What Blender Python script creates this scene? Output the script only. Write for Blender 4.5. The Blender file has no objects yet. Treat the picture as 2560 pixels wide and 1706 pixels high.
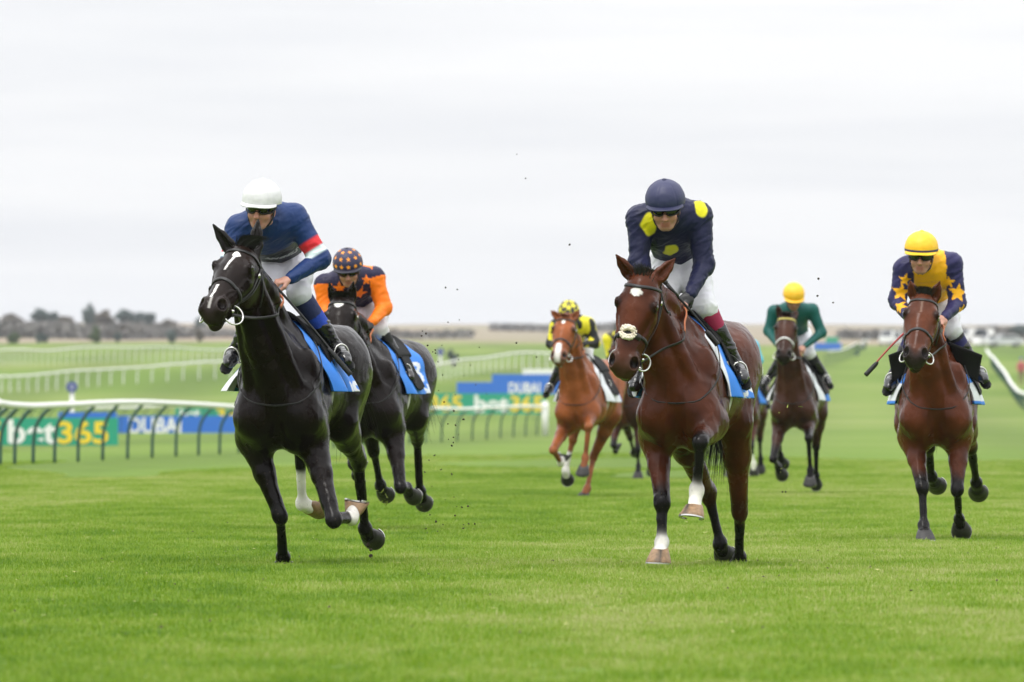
import bpy, math, random
import numpy as np
from mathutils import Vector, Matrix, noise as mnoise

# ------------------------------------------------------------------ camera, world, sun, exposure
SC = bpy.context.scene
FPX, CX, HV, CAMZ = 21333.0, 1280.0, 1034.0, 0.95      # focal length in photo pixels, horizon row, camera height

cam_d = bpy.data.cameras.new('camera')
cam_d.lens = 300.0; cam_d.sensor_width = 36.0; cam_d.sensor_fit = 'HORIZONTAL'
cam_d.clip_start = 0.5; cam_d.clip_end = 30000.0
cam = bpy.data.objects.new('camera', cam_d); SC.collection.objects.link(cam)
cam.location = (0, 0, CAMZ)
cam.rotation_euler = (math.pi/2 + math.atan((HV-853.0)/FPX), 0, 0)
cam_d.dof.use_dof = True; cam_d.dof.focus_distance = 55.0; cam_d.dof.aperture_fstop = 7.1
SC.camera = cam

SUN_EL, SUN_AZ = math.radians(62), math.radians(215)
world = bpy.data.worlds.new('World'); SC.world = world; world.use_nodes = True
wn = world.node_tree.nodes; wl = world.node_tree.links
for n in list(wn): wn.remove(n)
w_out = wn.new('ShaderNodeOutputWorld'); w_bg = wn.new('ShaderNodeBackground')
w_sky = wn.new('ShaderNodeTexSky'); w_sky.sky_type = 'NISHITA'; w_sky.sun_disc = False
w_sky.sun_elevation = SUN_EL; w_sky.sun_rotation = SUN_AZ
w_tc = wn.new('ShaderNodeTexCoord'); w_map = wn.new('ShaderNodeMapping'); w_map.inputs['Scale'].default_value = (9, 9, 105)
w_no = wn.new('ShaderNodeTexNoise'); w_no.inputs['Scale'].default_value = 1.0; w_no.inputs['Detail'].default_value = 5.0; w_no.inputs['Roughness'].default_value = 0.5
w_ra = wn.new('ShaderNodeValToRGB')
w_ra.color_ramp.elements[0].position = 0.36; w_ra.color_ramp.elements[0].color = (0.86, 0.868, 0.895, 1)
w_ra.color_ramp.elements[1].position = 0.60; w_ra.color_ramp.elements[1].color = (0.97, 0.968, 0.975, 1)
# an overcast sky grows brighter from the horizon up to the zenith
w_sep = wn.new('ShaderNodeSeparateXYZ'); w_mr = wn.new('ShaderNodeMapRange')
w_mr.inputs['From Min'].default_value = 0.0; w_mr.inputs['From Max'].default_value = 1.0
w_mr.inputs['To Min'].default_value = 1.0; w_mr.inputs['To Max'].default_value = 3.0
w_mul = wn.new('ShaderNodeVectorMath'); w_mul.operation = 'SCALE'
w_sc = wn.new('ShaderNodeVectorMath'); w_sc.operation = 'SCALE'; w_sc.inputs['Scale'].default_value = 0.10
w_mix = wn.new('ShaderNodeMix'); w_mix.data_type = 'RGBA'; w_mix.inputs['Factor'].default_value = 0.93
wl.new(w_tc.outputs['Generated'], w_map.inputs['Vector']); wl.new(w_map.outputs[0], w_no.inputs['Vector'])
wl.new(w_no.outputs['Fac'], w_ra.inputs['Fac']); wl.new(w_tc.outputs['Generated'], w_sep.inputs[0])
wl.new(w_sep.outputs['Z'], w_mr.inputs['Value']); wl.new(w_ra.outputs['Color'], w_mul.inputs[0]); wl.new(w_mr.outputs[0], w_mul.inputs['Scale'])
wl.new(w_sky.outputs[0], w_sc.inputs[0])
wl.new(w_sc.outputs[0], w_mix.inputs['A']); wl.new(w_mul.outputs[0], w_mix.inputs['B'])
wl.new(w_mix.outputs['Result'], w_bg.inputs['Color']); w_bg.inputs['Strength'].default_value = 1.0
wl.new(w_bg.outputs[0], w_out.inputs['Surface'])

sun_d = bpy.data.lights.new('sun', 'SUN'); sun_d.energy = 1.5; sun_d.angle = math.radians(14); sun_d.color = (1, 0.97, 0.92)
sun = bpy.data.objects.new('sun', sun_d); SC.collection.objects.link(sun)
sun.rotation_euler = (math.pi/2 - SUN_EL, 0, math.pi - SUN_AZ)

vs = SC.view_settings
vs.view_transform = 'Standard'; vs.look = 'None'; vs.exposure = 0.0; vs.gamma = 1.0; vs.use_curve_mapping = False
SC.render.engine = 'CYCLES'
SC.cycles.use_denoising = True
SC.cycles.max_bounces = 6; SC.cycles.diffuse_bounces = 3; SC.cycles.glossy_bounces = 3; SC.cycles.transparent_max_bounces = 12
SC.cycles.volume_bounces = 0

rng = random.Random(7)
np.random.seed(7)
def A(*v): return np.array(v, dtype=float)
def nrm(v): v = np.asarray(v, float); return v/(np.linalg.norm(v)+1e-12)
def P(u, v, D):                                          # the point seen at photo pixel (u, v) at depth D
    return A((u-CX)/FPX*D, D, CAMZ-(v-HV)/FPX*D)
def lerp(a, b, t): return a+(b-a)*t
def sstep(a, b, x):
    t = np.clip((x-a)/(b-a), 0, 1); return t*t*(3-2*t)

def link(o, parent=None):
    SC.collection.objects.link(o)
    if parent is not None: o.parent = parent
    return o
def empty(name, label, cat, group=None, loc=None):
    o = bpy.data.objects.new(name, None); o.empty_display_size = 0.2; link(o)
    o['label'] = label; o['category'] = cat
    if group: o['group'] = group
    if loc is not None: o.location = loc
    return o
def tag(o, label, cat, group=None):
    o['label'] = label; o['category'] = cat
    if group: o['group'] = group
    return o
def wloc(o):                                             # roots are moved, never turned: the sum of the locations
    v = np.zeros(3)
    while o is not None: v += np.array(o.location); o = o.parent
    return v
def mesh_obj(name, verts, faces, mat, parent=None, smooth=True, cols=None):
    me = bpy.data.meshes.new(name)
    verts = (np.asarray(verts, dtype=np.float64).reshape(-1, 3)-wloc(parent)).astype(np.float32)
    if isinstance(faces, np.ndarray) and faces.ndim == 2:
        n, k = faces.shape
        me.vertices.add(len(verts)); me.vertices.foreach_set('co', verts.ravel())
        me.loops.add(n*k); me.loops.foreach_set('vertex_index', faces.astype(np.int32).ravel())
        me.polygons.add(n); me.polygons.foreach_set('loop_start', np.arange(0, n*k, k, dtype=np.int32))
        me.update(calc_edges=True)
    else:
        me.from_pydata([tuple(map(float, v)) for v in verts], [], [tuple(int(i) for i in f) for f in faces])
    if smooth: me.polygons.foreach_set('use_smooth', np.ones(len(me.polygons), dtype=bool))
    if cols is not None:
        ca = me.color_attributes.new('Col', 'FLOAT_COLOR', 'POINT')
        c4 = np.ones((len(verts), 4), np.float32); c4[:, :3] = cols
        ca.data.foreach_set('color', c4.ravel())
    me.materials.append(mat)
    me.update()
    return link(bpy.data.objects.new(name, me), parent)

# ------------------------------------------------------------------ materials
def new_mat(name):
    m = bpy.data.materials.new(name); m.use_nodes = True
    b = m.node_tree.nodes['Principled BSDF']
    return m, m.node_tree.nodes, m.node_tree.links, b
def plain(name, col, rough=0.6, metal=0.0, var=0.12, scale=30, bump=0.0, bscale=None, spec=0.5, coat=0.0, sheen=0.0):
    m, n, l, b = new_mat(name)
    no = n.new('ShaderNodeTexNoise'); no.inputs['Scale'].default_value = scale; no.inputs['Detail'].default_value = 4
    tc = n.new('ShaderNodeTexCoord'); l.new(tc.outputs['Object'], no.inputs['Vector'])
    mr = n.new('ShaderNodeMapRange'); mr.inputs['To Min'].default_value = 1-var; mr.inputs['To Max'].default_value = 1+var
    l.new(no.outputs['Fac'], mr.inputs['Value'])
    vm = n.new('ShaderNodeVectorMath'); vm.operation = 'SCALE'; vm.inputs[0].default_value = col[:3]; l.new(mr.outputs[0], vm.inputs['Scale'])
    l.new(vm.outputs[0], b.inputs['Base Color'])
    b.inputs['Roughness'].default_value = rough; b.inputs['Metallic'].default_value = metal
    b.inputs['Specular IOR Level'].default_value = spec; b.inputs['Coat Weight'].default_value = coat; b.inputs['Sheen Weight'].default_value = sheen
    if bump:
        nb = n.new('ShaderNodeTexNoise'); nb.inputs['Scale'].default_value = bscale or scale*3; nb.inputs['Detail'].default_value = 3
        l.new(tc.outputs['Object'], nb.inputs['Vector'])
        bp = n.new('ShaderNodeBump'); bp.inputs['Strength'].default_value = bump; bp.inputs['Distance'].default_value = 0.01
        l.new(nb.outputs['Fac'], bp.inputs['Height']); l.new(bp.outputs[0], b.inputs['Normal'])
    return m
def vcol(name, rough=0.5, var=0.15, scale=12, bump=0.1, bscale=40, spec=0.5, sheen=0.0, coat=0.0, stretch=(1, 1, 1), bdist=0.01, rough_var=0.0, sheen_tint=(1, 1, 1)):
    m, n, l, b = new_mat(name)
    at = n.new('ShaderNodeVertexColor'); at.layer_name = 'Col'
    tc = n.new('ShaderNodeTexCoord'); mp = n.new('ShaderNodeMapping'); mp.inputs['Scale'].default_value = stretch
    l.new(tc.outputs['Object'], mp.inputs['Vector'])
    no = n.new('ShaderNodeTexNoise'); no.inputs['Scale'].default_value = scale; no.inputs['Detail'].default_value = 5
    l.new(mp.outputs[0], no.inputs['Vector'])
    mr = n.new('ShaderNodeMapRange'); mr.inputs['To Min'].default_value = 1-var; mr.inputs['To Max'].default_value = 1+var
    mr.inputs['From Min'].default_value = 0.25; mr.inputs['From Max'].default_value = 0.75
    l.new(no.outputs['Fac'], mr.inputs['Value'])
    vm = n.new('ShaderNodeVectorMath'); vm.operation = 'SCALE'; l.new(at.outputs['Color'], vm.inputs[0]); l.new(mr.outputs[0], vm.inputs['Scale'])
    l.new(vm.outputs[0], b.inputs['Base Color'])
    b.inputs['Roughness'].default_value = rough; b.inputs['Specular IOR Level'].default_value = spec
    b.inputs['Sheen Weight'].default_value = sheen; b.inputs['Coat Weight'].default_value = coat
    b.inputs['Sheen Tint'].default_value = (*sheen_tint, 1)
    if rough_var:
        r2 = n.new('ShaderNodeMapRange'); r2.inputs['To Min'].default_value = rough-rough_var; r2.inputs['To Max'].default_value = rough+rough_var
        l.new(no.outputs['Fac'], r2.inputs['Value']); l.new(r2.outputs[0], b.inputs['Roughness'])
    if bump:
        nb = n.new('ShaderNodeTexNoise'); nb.inputs['Scale'].default_value = bscale; nb.inputs['Detail'].default_value = 4
        l.new(mp.outputs[0], nb.inputs['Vector'])
        bp = n.new('ShaderNodeBump'); bp.inputs['Strength'].default_value = bump; bp.inputs['Distance'].default_value = bdist
        l.new(nb.outputs['Fac'], bp.inputs['Height']); l.new(bp.outputs[0], b.inputs['Normal'])
    return m

M = {}
M['coat'] = vcol('horse_coat', rough=0.25, var=0.55, scale=5, bump=0.34, bscale=18, spec=0.13, sheen=0.0, rough_var=0.12, bdist=0.012)
def add_mud(m):
    # fine splashes of mud and turf, thickest low on the legs and belly
    n, l = m.node_tree.nodes, m.node_tree.links; b = n['Principled BSDF']; src = b.inputs['Base Color'].links[0].from_socket
    g = n.new('ShaderNodeNewGeometry'); s = n.new('ShaderNodeSeparateXYZ'); l.new(g.outputs['Position'], s.inputs[0])
    t = n.new('ShaderNodeTexNoise'); t.inputs['Scale'].default_value = 70; t.inputs['Detail'].default_value = 3; l.new(g.outputs['Position'], t.inputs['Vector'])
    r = n.new('ShaderNodeMapRange'); r.inputs['From Min'].default_value = 0.66; r.inputs['From Max'].default_value = 0.72; l.new(t.outputs['Fac'], r.inputs['Value'])
    z = n.new('ShaderNodeMapRange'); z.inputs['From Min'].default_value = 1.15; z.inputs['From Max'].default_value = 0.35; z.inputs['To Max'].default_value = 0.6; l.new(s.outputs['Z'], z.inputs['Value'])
    q = n.new('ShaderNodeMath'); q.operation = 'MULTIPLY'; l.new(r.outputs[0], q.inputs[0]); l.new(z.outputs[0], q.inputs[1])
    x = n.new('ShaderNodeMix'); x.data_type = 'RGBA'; x.inputs['B'].default_value = (0.10, 0.075, 0.045, 1); l.new(q.outputs[0], x.inputs['Factor']); l.new(src, x.inputs['A']); l.new(x.outputs['Result'], b.inputs['Base Color'])
add_mud(M['coat'])
M['hair'] = vcol('horse_hair', rough=0.5, var=0.3, scale=60, bump=0, spec=0.4)
M['hoof'] = vcol('hoof_horn', rough=0.5, var=0.35, scale=40, bump=0.3, bscale=120)
M['skin'] = vcol('skin', rough=0.5, var=0.10, scale=40, bump=0.06, bscale=200)
M['silk'] = vcol('racing_silk', rough=0.44, var=0.08, scale=8, bump=0.34, bscale=13, spec=0.22, stretch=(1, 1, 0.55), bdist=0.02)
M['breeches'] = vcol('breeches_cloth', rough=0.6, var=0.04, scale=8, bump=0.25, bscale=20, stretch=(1, 1, 0.5), bdist=0.02)
M['boot'] = vcol('boot_leather', rough=0.20, var=0.2, scale=20, bump=0.18, bscale=10, spec=0.6, stretch=(0.6, 0.6, 1.6), bdist=0.02)
M['sock'] = vcol('sock_cloth', rough=0.7, var=0.1, scale=30, bump=0.3, bscale=60)
M['cap'] = vcol('cap_cloth', rough=0.5, var=0.06, scale=14, bump=0.22, bscale=26, bdist=0.012)
M['cloth'] = vcol('saddle_cloth', rough=0.6, var=0.08, scale=15, bump=0.25, bscale=30)
M['leather'] = plain('black_leather', (0.008, 0.0072, 0.007), rough=0.42, var=0.3, scale=40, bump=0.15)
M['rubber'] = plain('black_rubber', (0.008, 0.008, 0.0085), rough=0.6, var=0.25, scale=60, bump=0.3)
M['flap'] = plain('matt_black_flap', (0.006, 0.006, 0.0065), rough=0.75, var=0.2, scale=50, bump=0.2, spec=0.2)
M['tan'] = plain('orange_rein_rubber', (0.42, 0.13, 0.05), rough=0.6, var=0.2, scale=80, bump=0.2)
M['steel'] = plain('steel', (0.62, 0.61, 0.58), rough=0.22, metal=1.0, var=0.1)
M['eye'] = plain('horse_eye', (0.006, 0.004, 0.003), rough=0.04, var=0.1, spec=0.8, coat=0.6)
M['lens'] = plain('goggle_lens', (0.004, 0.004, 0.005), rough=0.05, var=0.1, spec=0.7)
M['white'] = plain('white_paint', (0.78, 0.78, 0.76), rough=0.5, var=0.05, scale=5)
M['girth'] = plain('girth_webbing', (0.62, 0.61, 0.58), rough=0.8, var=0.15, scale=60, bump=0.2)
M['fleece'] = plain('sheepskin', (0.80, 0.72, 0.60), rough=0.95, var=0.12, scale=80, bump=0.5, bscale=150)

# ------------------------------------------------------------------ implicit surfaces
class Field:
    def __init__(s): s.p = []
    def cone(s, a, b, ra, rb, k=0.03, col=None, flat=None, op=0):
        a = np.asarray(a, float); b = np.asarray(b, float); r = max(ra, rb)
        if flat is not None:
            w, fl = nrm(flat[0]), flat[1]; ext = r*max(1.0, fl); cf = 1/fl**2-1
        else: w, ext = None, r
        ab = b-a; L2 = float(ab@ab)+1e-12; a32, ab32, f32 = a.tolist(), ab.tolist(), np.float32
        def tt(x, y, z):
            t = (x-f32(a32[0]))*f32(ab32[0]/L2)+(y-f32(a32[1]))*f32(ab32[1]/L2)+(z-f32(a32[2]))*f32(ab32[2]/L2)
            return np.clip(t, 0, 1)
        def fn(x, y, z):
            t = tt(x, y, z)
            qx = x-f32(a32[0])-t*f32(ab32[0]); qy = y-f32(a32[1])-t*f32(ab32[1]); qz = z-f32(a32[2])-t*f32(ab32[2])
            d2 = qx*qx+qy*qy+qz*qz
            if w is not None:
                e = qx*f32(w[0])+qy*f32(w[1])+qz*f32(w[2]); d2 = np.maximum(d2+f32(cf)*e*e, 0)
            return np.sqrt(d2)-(f32(ra)+f32(rb-ra)*t)
        s.p.append((fn, np.minimum(a, b)-ext, np.maximum(a, b)+ext, k, col, op, tt))
    def ell(s, c, r, R=None, k=0.03, col=None, op=0):
        c = np.asarray(c, float); r = np.asarray(r, float)*np.ones(3)
        R = np.eye(3) if R is None else np.asarray(R, float)     # rows are the axes
        ext = np.sqrt(((R*r[:, None])**2).sum(0)); f32 = np.float32
        def fn(x, y, z):
            x = x-f32(c[0]); y = y-f32(c[1]); z = z-f32(c[2]); k0 = k1 = 0
            for i in range(3):
                q = (x*f32(R[i, 0])+y*f32(R[i, 1])+z*f32(R[i, 2]))*f32(1/r[i]); q = q*q
                k0 = k0+q; k1 = k1+q*f32(1/r[i]**2)
            k0 = np.sqrt(k0)
            return k0*(k0-1)/(np.sqrt(k1)+f32(1e-9))
        s.p.append((fn, c-ext, c+ext, k, col, op, None))
    def chain(s, pts, rad, k=0.03, col=None, flat=None):
        for i in range(len(pts)-1): s.cone(pts[i], pts[i+1], rad[i], rad[i+1], k, col, flat)
    @staticmethod
    def _mix(cur, d, k, op):
        if op == 0:
            h = np.maximum(k-np.abs(cur-d), 0); return np.minimum(cur, d)-h*h*(0.25/k)
        h = np.maximum(k-np.abs(cur+d), 0); return np.maximum(cur, -d)+h*h*(0.25/k)
    def value(s, pts, prims=None):
        pts = np.asarray(pts, float); cur = np.full(pts.shape[:-1], 1e3)
        for fn, lo, hi, k, col, op, tt in (s.p if prims is None else prims): cur = s._mix(cur, fn(pts[..., 0], pts[..., 1], pts[..., 2]), k, op)
        return cur
    def near(s, pts, m=0.15):
        lo = pts.min(0)-m; hi = pts.max(0)+m
        return [p for p in s.p if (p[2] > lo).all() and (p[1] < hi).all()]
    def vg(s, pts, prims, e=0.004):
        n = len(pts); st = np.concatenate([pts]+[pts+sg*e*np.eye(3)[i] for i in range(3) for sg in (1, -1)])
        v = s.value(st, prims); g = np.stack([v[n*(1+2*i):n*(2+2*i)]-v[n*(2+2*i):n*(3+2*i)] for i in range(3)], -1)
        return v[:n], g/(np.linalg.norm(g, axis=-1, keepdims=True)+1e-9)
    def snap(s, pts, off=0.0, it=4):
        pts = np.asarray(pts, float).copy(); pr = s.near(pts)
        for _ in range(it):
            v, g = s.vg(pts, pr); pts -= g*np.clip(v-off, -0.06, 0.06)[..., None]
        return pts, s.vg(pts, pr)[1]
    def hit(s, u, v, d0, d1, n=240):
        """First point of the surface along the line of sight of pixel (u, v)."""
        D = np.linspace(d0, d1, n); pts = np.array([P(u, v, d) for d in D]); f = s.value(pts)
        i = np.argmax(f < 0)
        if f[i] >= 0: return pts[np.argmin(f)]
        return pts[i]
    def mesh(s, h, fine=None, hf=None, smooth=2):
        lo = np.min([p[1] for p in s.p if p[5] == 0], 0)-2.5*h; hi = np.max([p[2] for p in s.p if p[5] == 0], 0)+2.5*h
        ax = []
        for i in range(3):
            if fine is None: ax.append(np.arange(lo[i], hi[i]+h, h)); continue
            f0, f1 = max(fine[0][i], lo[i]), min(fine[1][i], hi[i])
            n0 = max(1, int(math.ceil((f0-lo[i])/h))); n1 = max(1, int(math.ceil((f1-f0)/hf))); n2 = max(1, int(math.ceil((hi[i]-f1)/h)))
            ax.append(np.unique(np.concatenate([np.linspace(lo[i], f0, n0+1), np.linspace(f0, f1, n1+1), np.linspace(f1, hi[i], n2+1)]).round(6)))
        shp = tuple(len(a) for a in ax)
        f = np.full(shp, 1.0, np.float32)
        for fn, plo, phi, k, col, op, tt in s.p:
            m = k+2*h
            sl = tuple(slice(max(0, np.searchsorted(ax[i], plo[i]-m)-1), np.searchsorted(ax[i], phi[i]+m)+1) for i in range(3))
            gx, gy, gz = (ax[i][sl[i]].astype(np.float32) for i in range(3))
            if 0 in (len(gx), len(gy), len(gz)): continue
            f[sl] = s._mix(f[sl], fn(gx[:, None, None], gy[None, :, None], gz[None, None, :]), np.float32(k), op)
        ins = f < 0
        c = np.zeros(tuple(n-1 for n in shp), np.int8)
        for dx in (0, 1):
            for dy in (0, 1):
                for dz in (0, 1): c += ins[dx:shp[0]-1+dx, dy:shp[1]-1+dy, dz:shp[2]-1+dz]
        act = (c > 0) & (c < 8)
        ci = np.argwhere(act); N = len(ci)
        vid = np.full(act.shape, -1, np.int32); vid[act] = np.arange(N)
        acc = np.zeros((N, 3)); cnt = np.zeros(N)
        for a in range(3):
            o1, o2 = [x for x in range(3) if x != a]
            for e1 in (0, 1):
                for e2 in (0, 1):
                    i0 = ci.copy(); i0[:, o1] += e1; i0[:, o2] += e2; i1 = i0.copy(); i1[:, a] += 1
                    v0 = f[i0[:, 0], i0[:, 1], i0[:, 2]]; v1 = f[i1[:, 0], i1[:, 1], i1[:, 2]]
                    mk = (v0 < 0) != (v1 < 0)
                    t = np.where(mk, v0/(v0-v1+1e-12), 0)
                    pt = np.stack([ax[j][i0[:, j]] for j in range(3)], -1)
                    pt[:, a] = ax[a][i0[:, a]]+t*(ax[a][i1[:, a]]-ax[a][i0[:, a]])
                    acc[mk] += pt[mk]; cnt[mk] += 1
        V = acc/np.maximum(cnt, 1)[:, None]
        Q = []
        for a in range(3):
            o1, o2 = (a+1) % 3, (a+2) % 3
            s0 = [slice(1, n-1) for n in shp]; s1 = [slice(1, n-1) for n in shp]
            s0[a] = slice(0, shp[a]-1); s1[a] = slice(1, shp[a])
            A0, A1 = ins[tuple(s0)], ins[tuple(s1)]
            ch = np.argwhere(A0 != A1)
            if len(ch) == 0: continue
            pos = A0[ch[:, 0], ch[:, 1], ch[:, 2]]
            b = ch.copy(); b[:, o1] += 1; b[:, o2] += 1       # grid index of the edge start
            def cell(d1, d2):
                q = b.copy(); q[:, o1] -= d1; q[:, o2] -= d2
                return vid[q[:, 0], q[:, 1], q[:, 2]]
            q = np.stack([cell(1, 1), cell(0, 1), cell(0, 0), cell(1, 0)], -1)
            q[~pos] = q[~pos][:, ::-1]
            Q.append(q)
        Q = np.concatenate(Q); Q = Q[(Q >= 0).all(1)]
        # light Laplacian smoothing
        e = np.concatenate([Q[:, [0, 1]], Q[:, [1, 2]], Q[:, [2, 3]], Q[:, [3, 0]]])
        for _ in range(smooth):
            sm = np.stack([np.bincount(e[:, 0], V[e[:, 1], j], N)+np.bincount(e[:, 1], V[e[:, 0], j], N) for j in range(3)], -1)
            dg = np.bincount(e[:, 0], minlength=N)+np.bincount(e[:, 1], minlength=N)
            V = V*0.45+0.55*sm/np.maximum(dg, 1)[:, None]
        return V, Q
    def colors(s, V, default, sharp=0.012):
        W = np.zeros(len(V)); C = np.zeros((len(V), 3)); best = np.full(len(V), 1e3); L = []
        for fn, lo, hi, k, col, op, tt in s.p:
            if op: continue
            inb = ((V > lo-0.06) & (V < hi+0.06)).all(1); idx = np.nonzero(inb)[0]
            d = fn(V[idx, 0], V[idx, 1], V[idx, 2]); best[idx] = np.minimum(best[idx], d); L.append((idx, d, col, tt))
        for idx, d, col, tt in L:
            w = np.exp(-np.clip((d-best[idx])/sharp, 0, 30))
            if col is None: cc = np.asarray(default)[None]
            elif isinstance(col[0], (tuple, list, np.ndarray)):
                t = sstep(col[2], col[3], tt(V[idx, 0], V[idx, 1], V[idx, 2]))[:, None]; cc = np.asarray(col[0])*(1-t)+np.asarray(col[1])*t
            else: cc = np.asarray(col)[None]
            C[idx] += w[:, None]*cc; W[idx] += w
        bad = W <= 0; C[bad] = default; W[bad] = 1
        return C/W[:, None]

# ------------------------------------------------------------------ small mesh builders
def catmull(pts, n):
    pts = np.asarray(pts, float); m = len(pts)
    if m < 3: return np.array([lerp(pts[0], pts[-1], t) for t in np.linspace(0, 1, n)])
    ext = np.vstack([2*pts[0]-pts[1], pts, 2*pts[-1]-pts[-2]])
    out = []
    for t in np.linspace(0, m-1-1e-6, n):
        i = int(t); f = t-i; p0, p1, p2, p3 = ext[i:i+4]
        out.append(0.5*((2*p1)+(-p0+p2)*f+(2*p0-5*p1+4*p2-p3)*f*f+(-p0+3*p1-3*p2+p3)*f**3))
    return np.array(out)
def tube_geo(pts, rad, seg=8, closed=False):
    pts = np.asarray(pts, float); n = len(pts); rad = np.ones(n)*rad
    T = np.gradient(pts, axis=0) if not closed else np.roll(pts, -1, 0)-np.roll(pts, 1, 0)
    T = T/(np.linalg.norm(T, axis=1, keepdims=True)+1e-12)
    up = A(0, 0, 1) if abs(T[0][2]) < 0.9 else A(1, 0, 0)
    N = nrm(np.cross(T[0], up)); V = []; Fc = []
    for i in range(n):
        N = nrm(N-T[i]*(N@T[i])); B = np.cross(T[i], N)
        for j in range(seg):
            a = 2*math.pi*j/seg; V.append(pts[i]+rad[i]*(math.cos(a)*N+math.sin(a)*B))
    for i in range(n if closed else n-1):
        for j in range(seg):
            a, b = i*seg+j, i*seg+(j+1) % seg; i2 = (i+1) % n
            Fc.append((a, b, i2*seg+(j+1) % seg, i2*seg+j))
    if not closed:
        Fc.append(tuple(range(seg))[::-1]); Fc.append(tuple((n-1)*seg+j for j in range(seg)))
    return V, Fc
def tube(name, pts, rad, mat, parent=None, seg=8, closed=False, n=None, cols=None):
    if n: pts = catmull(pts, n)
    V, Fc = tube_geo(pts, rad, seg, closed)
    return mesh_obj(name, V, Fc, mat, parent, cols=None if cols is None else np.tile(cols, (len(V), 1)))
def ribbon_geo(pts, nor, wid, th):
    """A strap: a flat band along pts lying on a surface with normals nor."""
    pts = np.asarray(pts, float); n = len(pts); wid = np.ones(n)*wid
    T = np.gradient(pts, axis=0); T = T/(np.linalg.norm(T, axis=1, keepdims=True)+1e-12)
    V = []; Fc = []
    for i in range(n):
        N = nrm(nor[i]-T[i]*(nor[i]@T[i])); B = np.cross(T[i], N); w = wid[i]/2
        for (x, y) in ((-1, 0), (-0.8, 1), (0.8, 1), (1, 0), (0.8, -1), (-0.8, -1)):
            V.append(pts[i]+B*w*x+N*th/2*y)
    for i in range(n-1):
        for j in range(6):
            a, b = i*6+j, i*6+(j+1) % 6; Fc.append((a, b, b+6, a+6))
    Fc.append(tuple(range(6))[::-1]); Fc.append(tuple((n-1)*6+j for j in range(6)))
    return V, Fc
def ribbon(name, pts, nor, wid, th, mat, parent=None):
    V, Fc = ribbon_geo(pts, nor, wid, th); return mesh_obj(name, V, Fc, mat, parent)
def strap_on(field, name, path, wid, th, mat, parent, n=40, off=0.004):
    pts = catmull(path, n); pts, nr = field.snap(pts, off)
    return ribbon(name, pts, nr, wid, th, mat, parent)
def torus(name, c, ax, R, r, mat, parent=None, seg=28, rs=8):
    ax = nrm(ax); u = nrm(np.cross(ax, A(0, 0, 1) if abs(ax[2]) < 0.9 else A(1, 0, 0))); v = np.cross(ax, u)
    pts = [np.asarray(c)+R*(math.cos(t)*u+math.sin(t)*v) for t in np.linspace(0, 2*math.pi, seg, endpoint=False)]
    V, Fc = tube_geo(pts, r, rs, True); return mesh_obj(name, V, Fc, mat, parent)
def ball_geo(c, r, R=None, nu=16, nv=10):
    r = np.ones(3)*r; R = np.eye(3) if R is None else R; V = []; Fc = []
    for i in range(nv+1):
        for j in range(nu):
            th, ph = math.pi*i/nv, 2*math.pi*j/nu
            q = A(math.sin(th)*math.cos(ph), math.sin(th)*math.sin(ph), math.cos(th))*r
            V.append(np.asarray(c)+q@R)
    for i in range(nv):
        for j in range(nu):
            Fc.append((i*nu+j, (i+1)*nu+j, (i+1)*nu+(j+1) % nu, i*nu+(j+1) % nu))
    return V, Fc
def ball(name, c, r, mat, parent=None, R=None, cols=None):
    V, Fc = ball_geo(c, r, R); return mesh_obj(name, V, Fc, mat, parent, cols=None if cols is None else np.tile(cols, (len(V), 1)))
def hair_geo(roots, tips, wid, bend=None, seg=4, rs=None):
    """Narrow tapering ribbons from roots to tips."""
    rs = rs or rng; V = []; Fc = []
    for i, (a, b) in enumerate(zip(roots, tips)):
        a = np.asarray(a); b = np.asarray(b); d = b-a
        s = nrm(np.cross(d, A(rs.uniform(-.3, .3), 1, rs.uniform(-.3, .3))))
        o = len(V); m = a*0.45+b*0.55+(bend[i] if bend is not None else 0)
        for k in range(seg+1):
            t = k/seg; p = a*(1-t)**2+2*t*(1-t)*m+b*t*t; w = wid*(1-0.85*t)/2
            V.append(p-s*w); V.append(p+s*w)
        for k in range(seg): Fc.append((o+2*k, o+2*k+1, o+2*k+3, o+2*k+2))
    return V, Fc
# ------------------------------------------------------------------ horses
BLACKPT = (0.0065, 0.0058, 0.0058)
SOCK = (0.72, 0.69, 0.64)
def hoof_geo(C, nsole, toe, sc=1.0):
    """Hoof wall: a slanting frustum from the coronet down to the sole."""
    lat = nrm(np.cross(toe, nsole)); V = []; Fc = []; n = 24
    rings = [(-0.012, 0.046, 0.045, 0.000), (0.004, 0.053, 0.052, 0.004), (0.030, 0.062, 0.061, 0.018), (0.054, 0.070, 0.069, 0.034), (0.058, 0.068, 0.067, 0.035), (0.052, 0.050, 0.050, 0.034)]
    for (h, rt, rl, sh) in rings:
        for j in range(n):
            a = 2*math.pi*j/n; ca, sa = math.cos(a), math.sin(a)
            back = 0.80 if ca < 0 else 1.0
            V.append(C+sc*(nsole*(h-(0.012 if ca < -0.3 else 0))+toe*(sh+rt*ca*back)+lat*rl*sa))
    for i in range(len(rings)-1):
        for j in range(n): Fc.append((i*n+j, i*n+(j+1) % n, (i+1)*n+(j+1) % n, (i+1)*n+j))
    Fc.append(tuple(range(n))[::-1]); Fc.append(tuple((len(rings)-1)*n+j for j in range(n)))
    return V, Fc, lat
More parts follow.
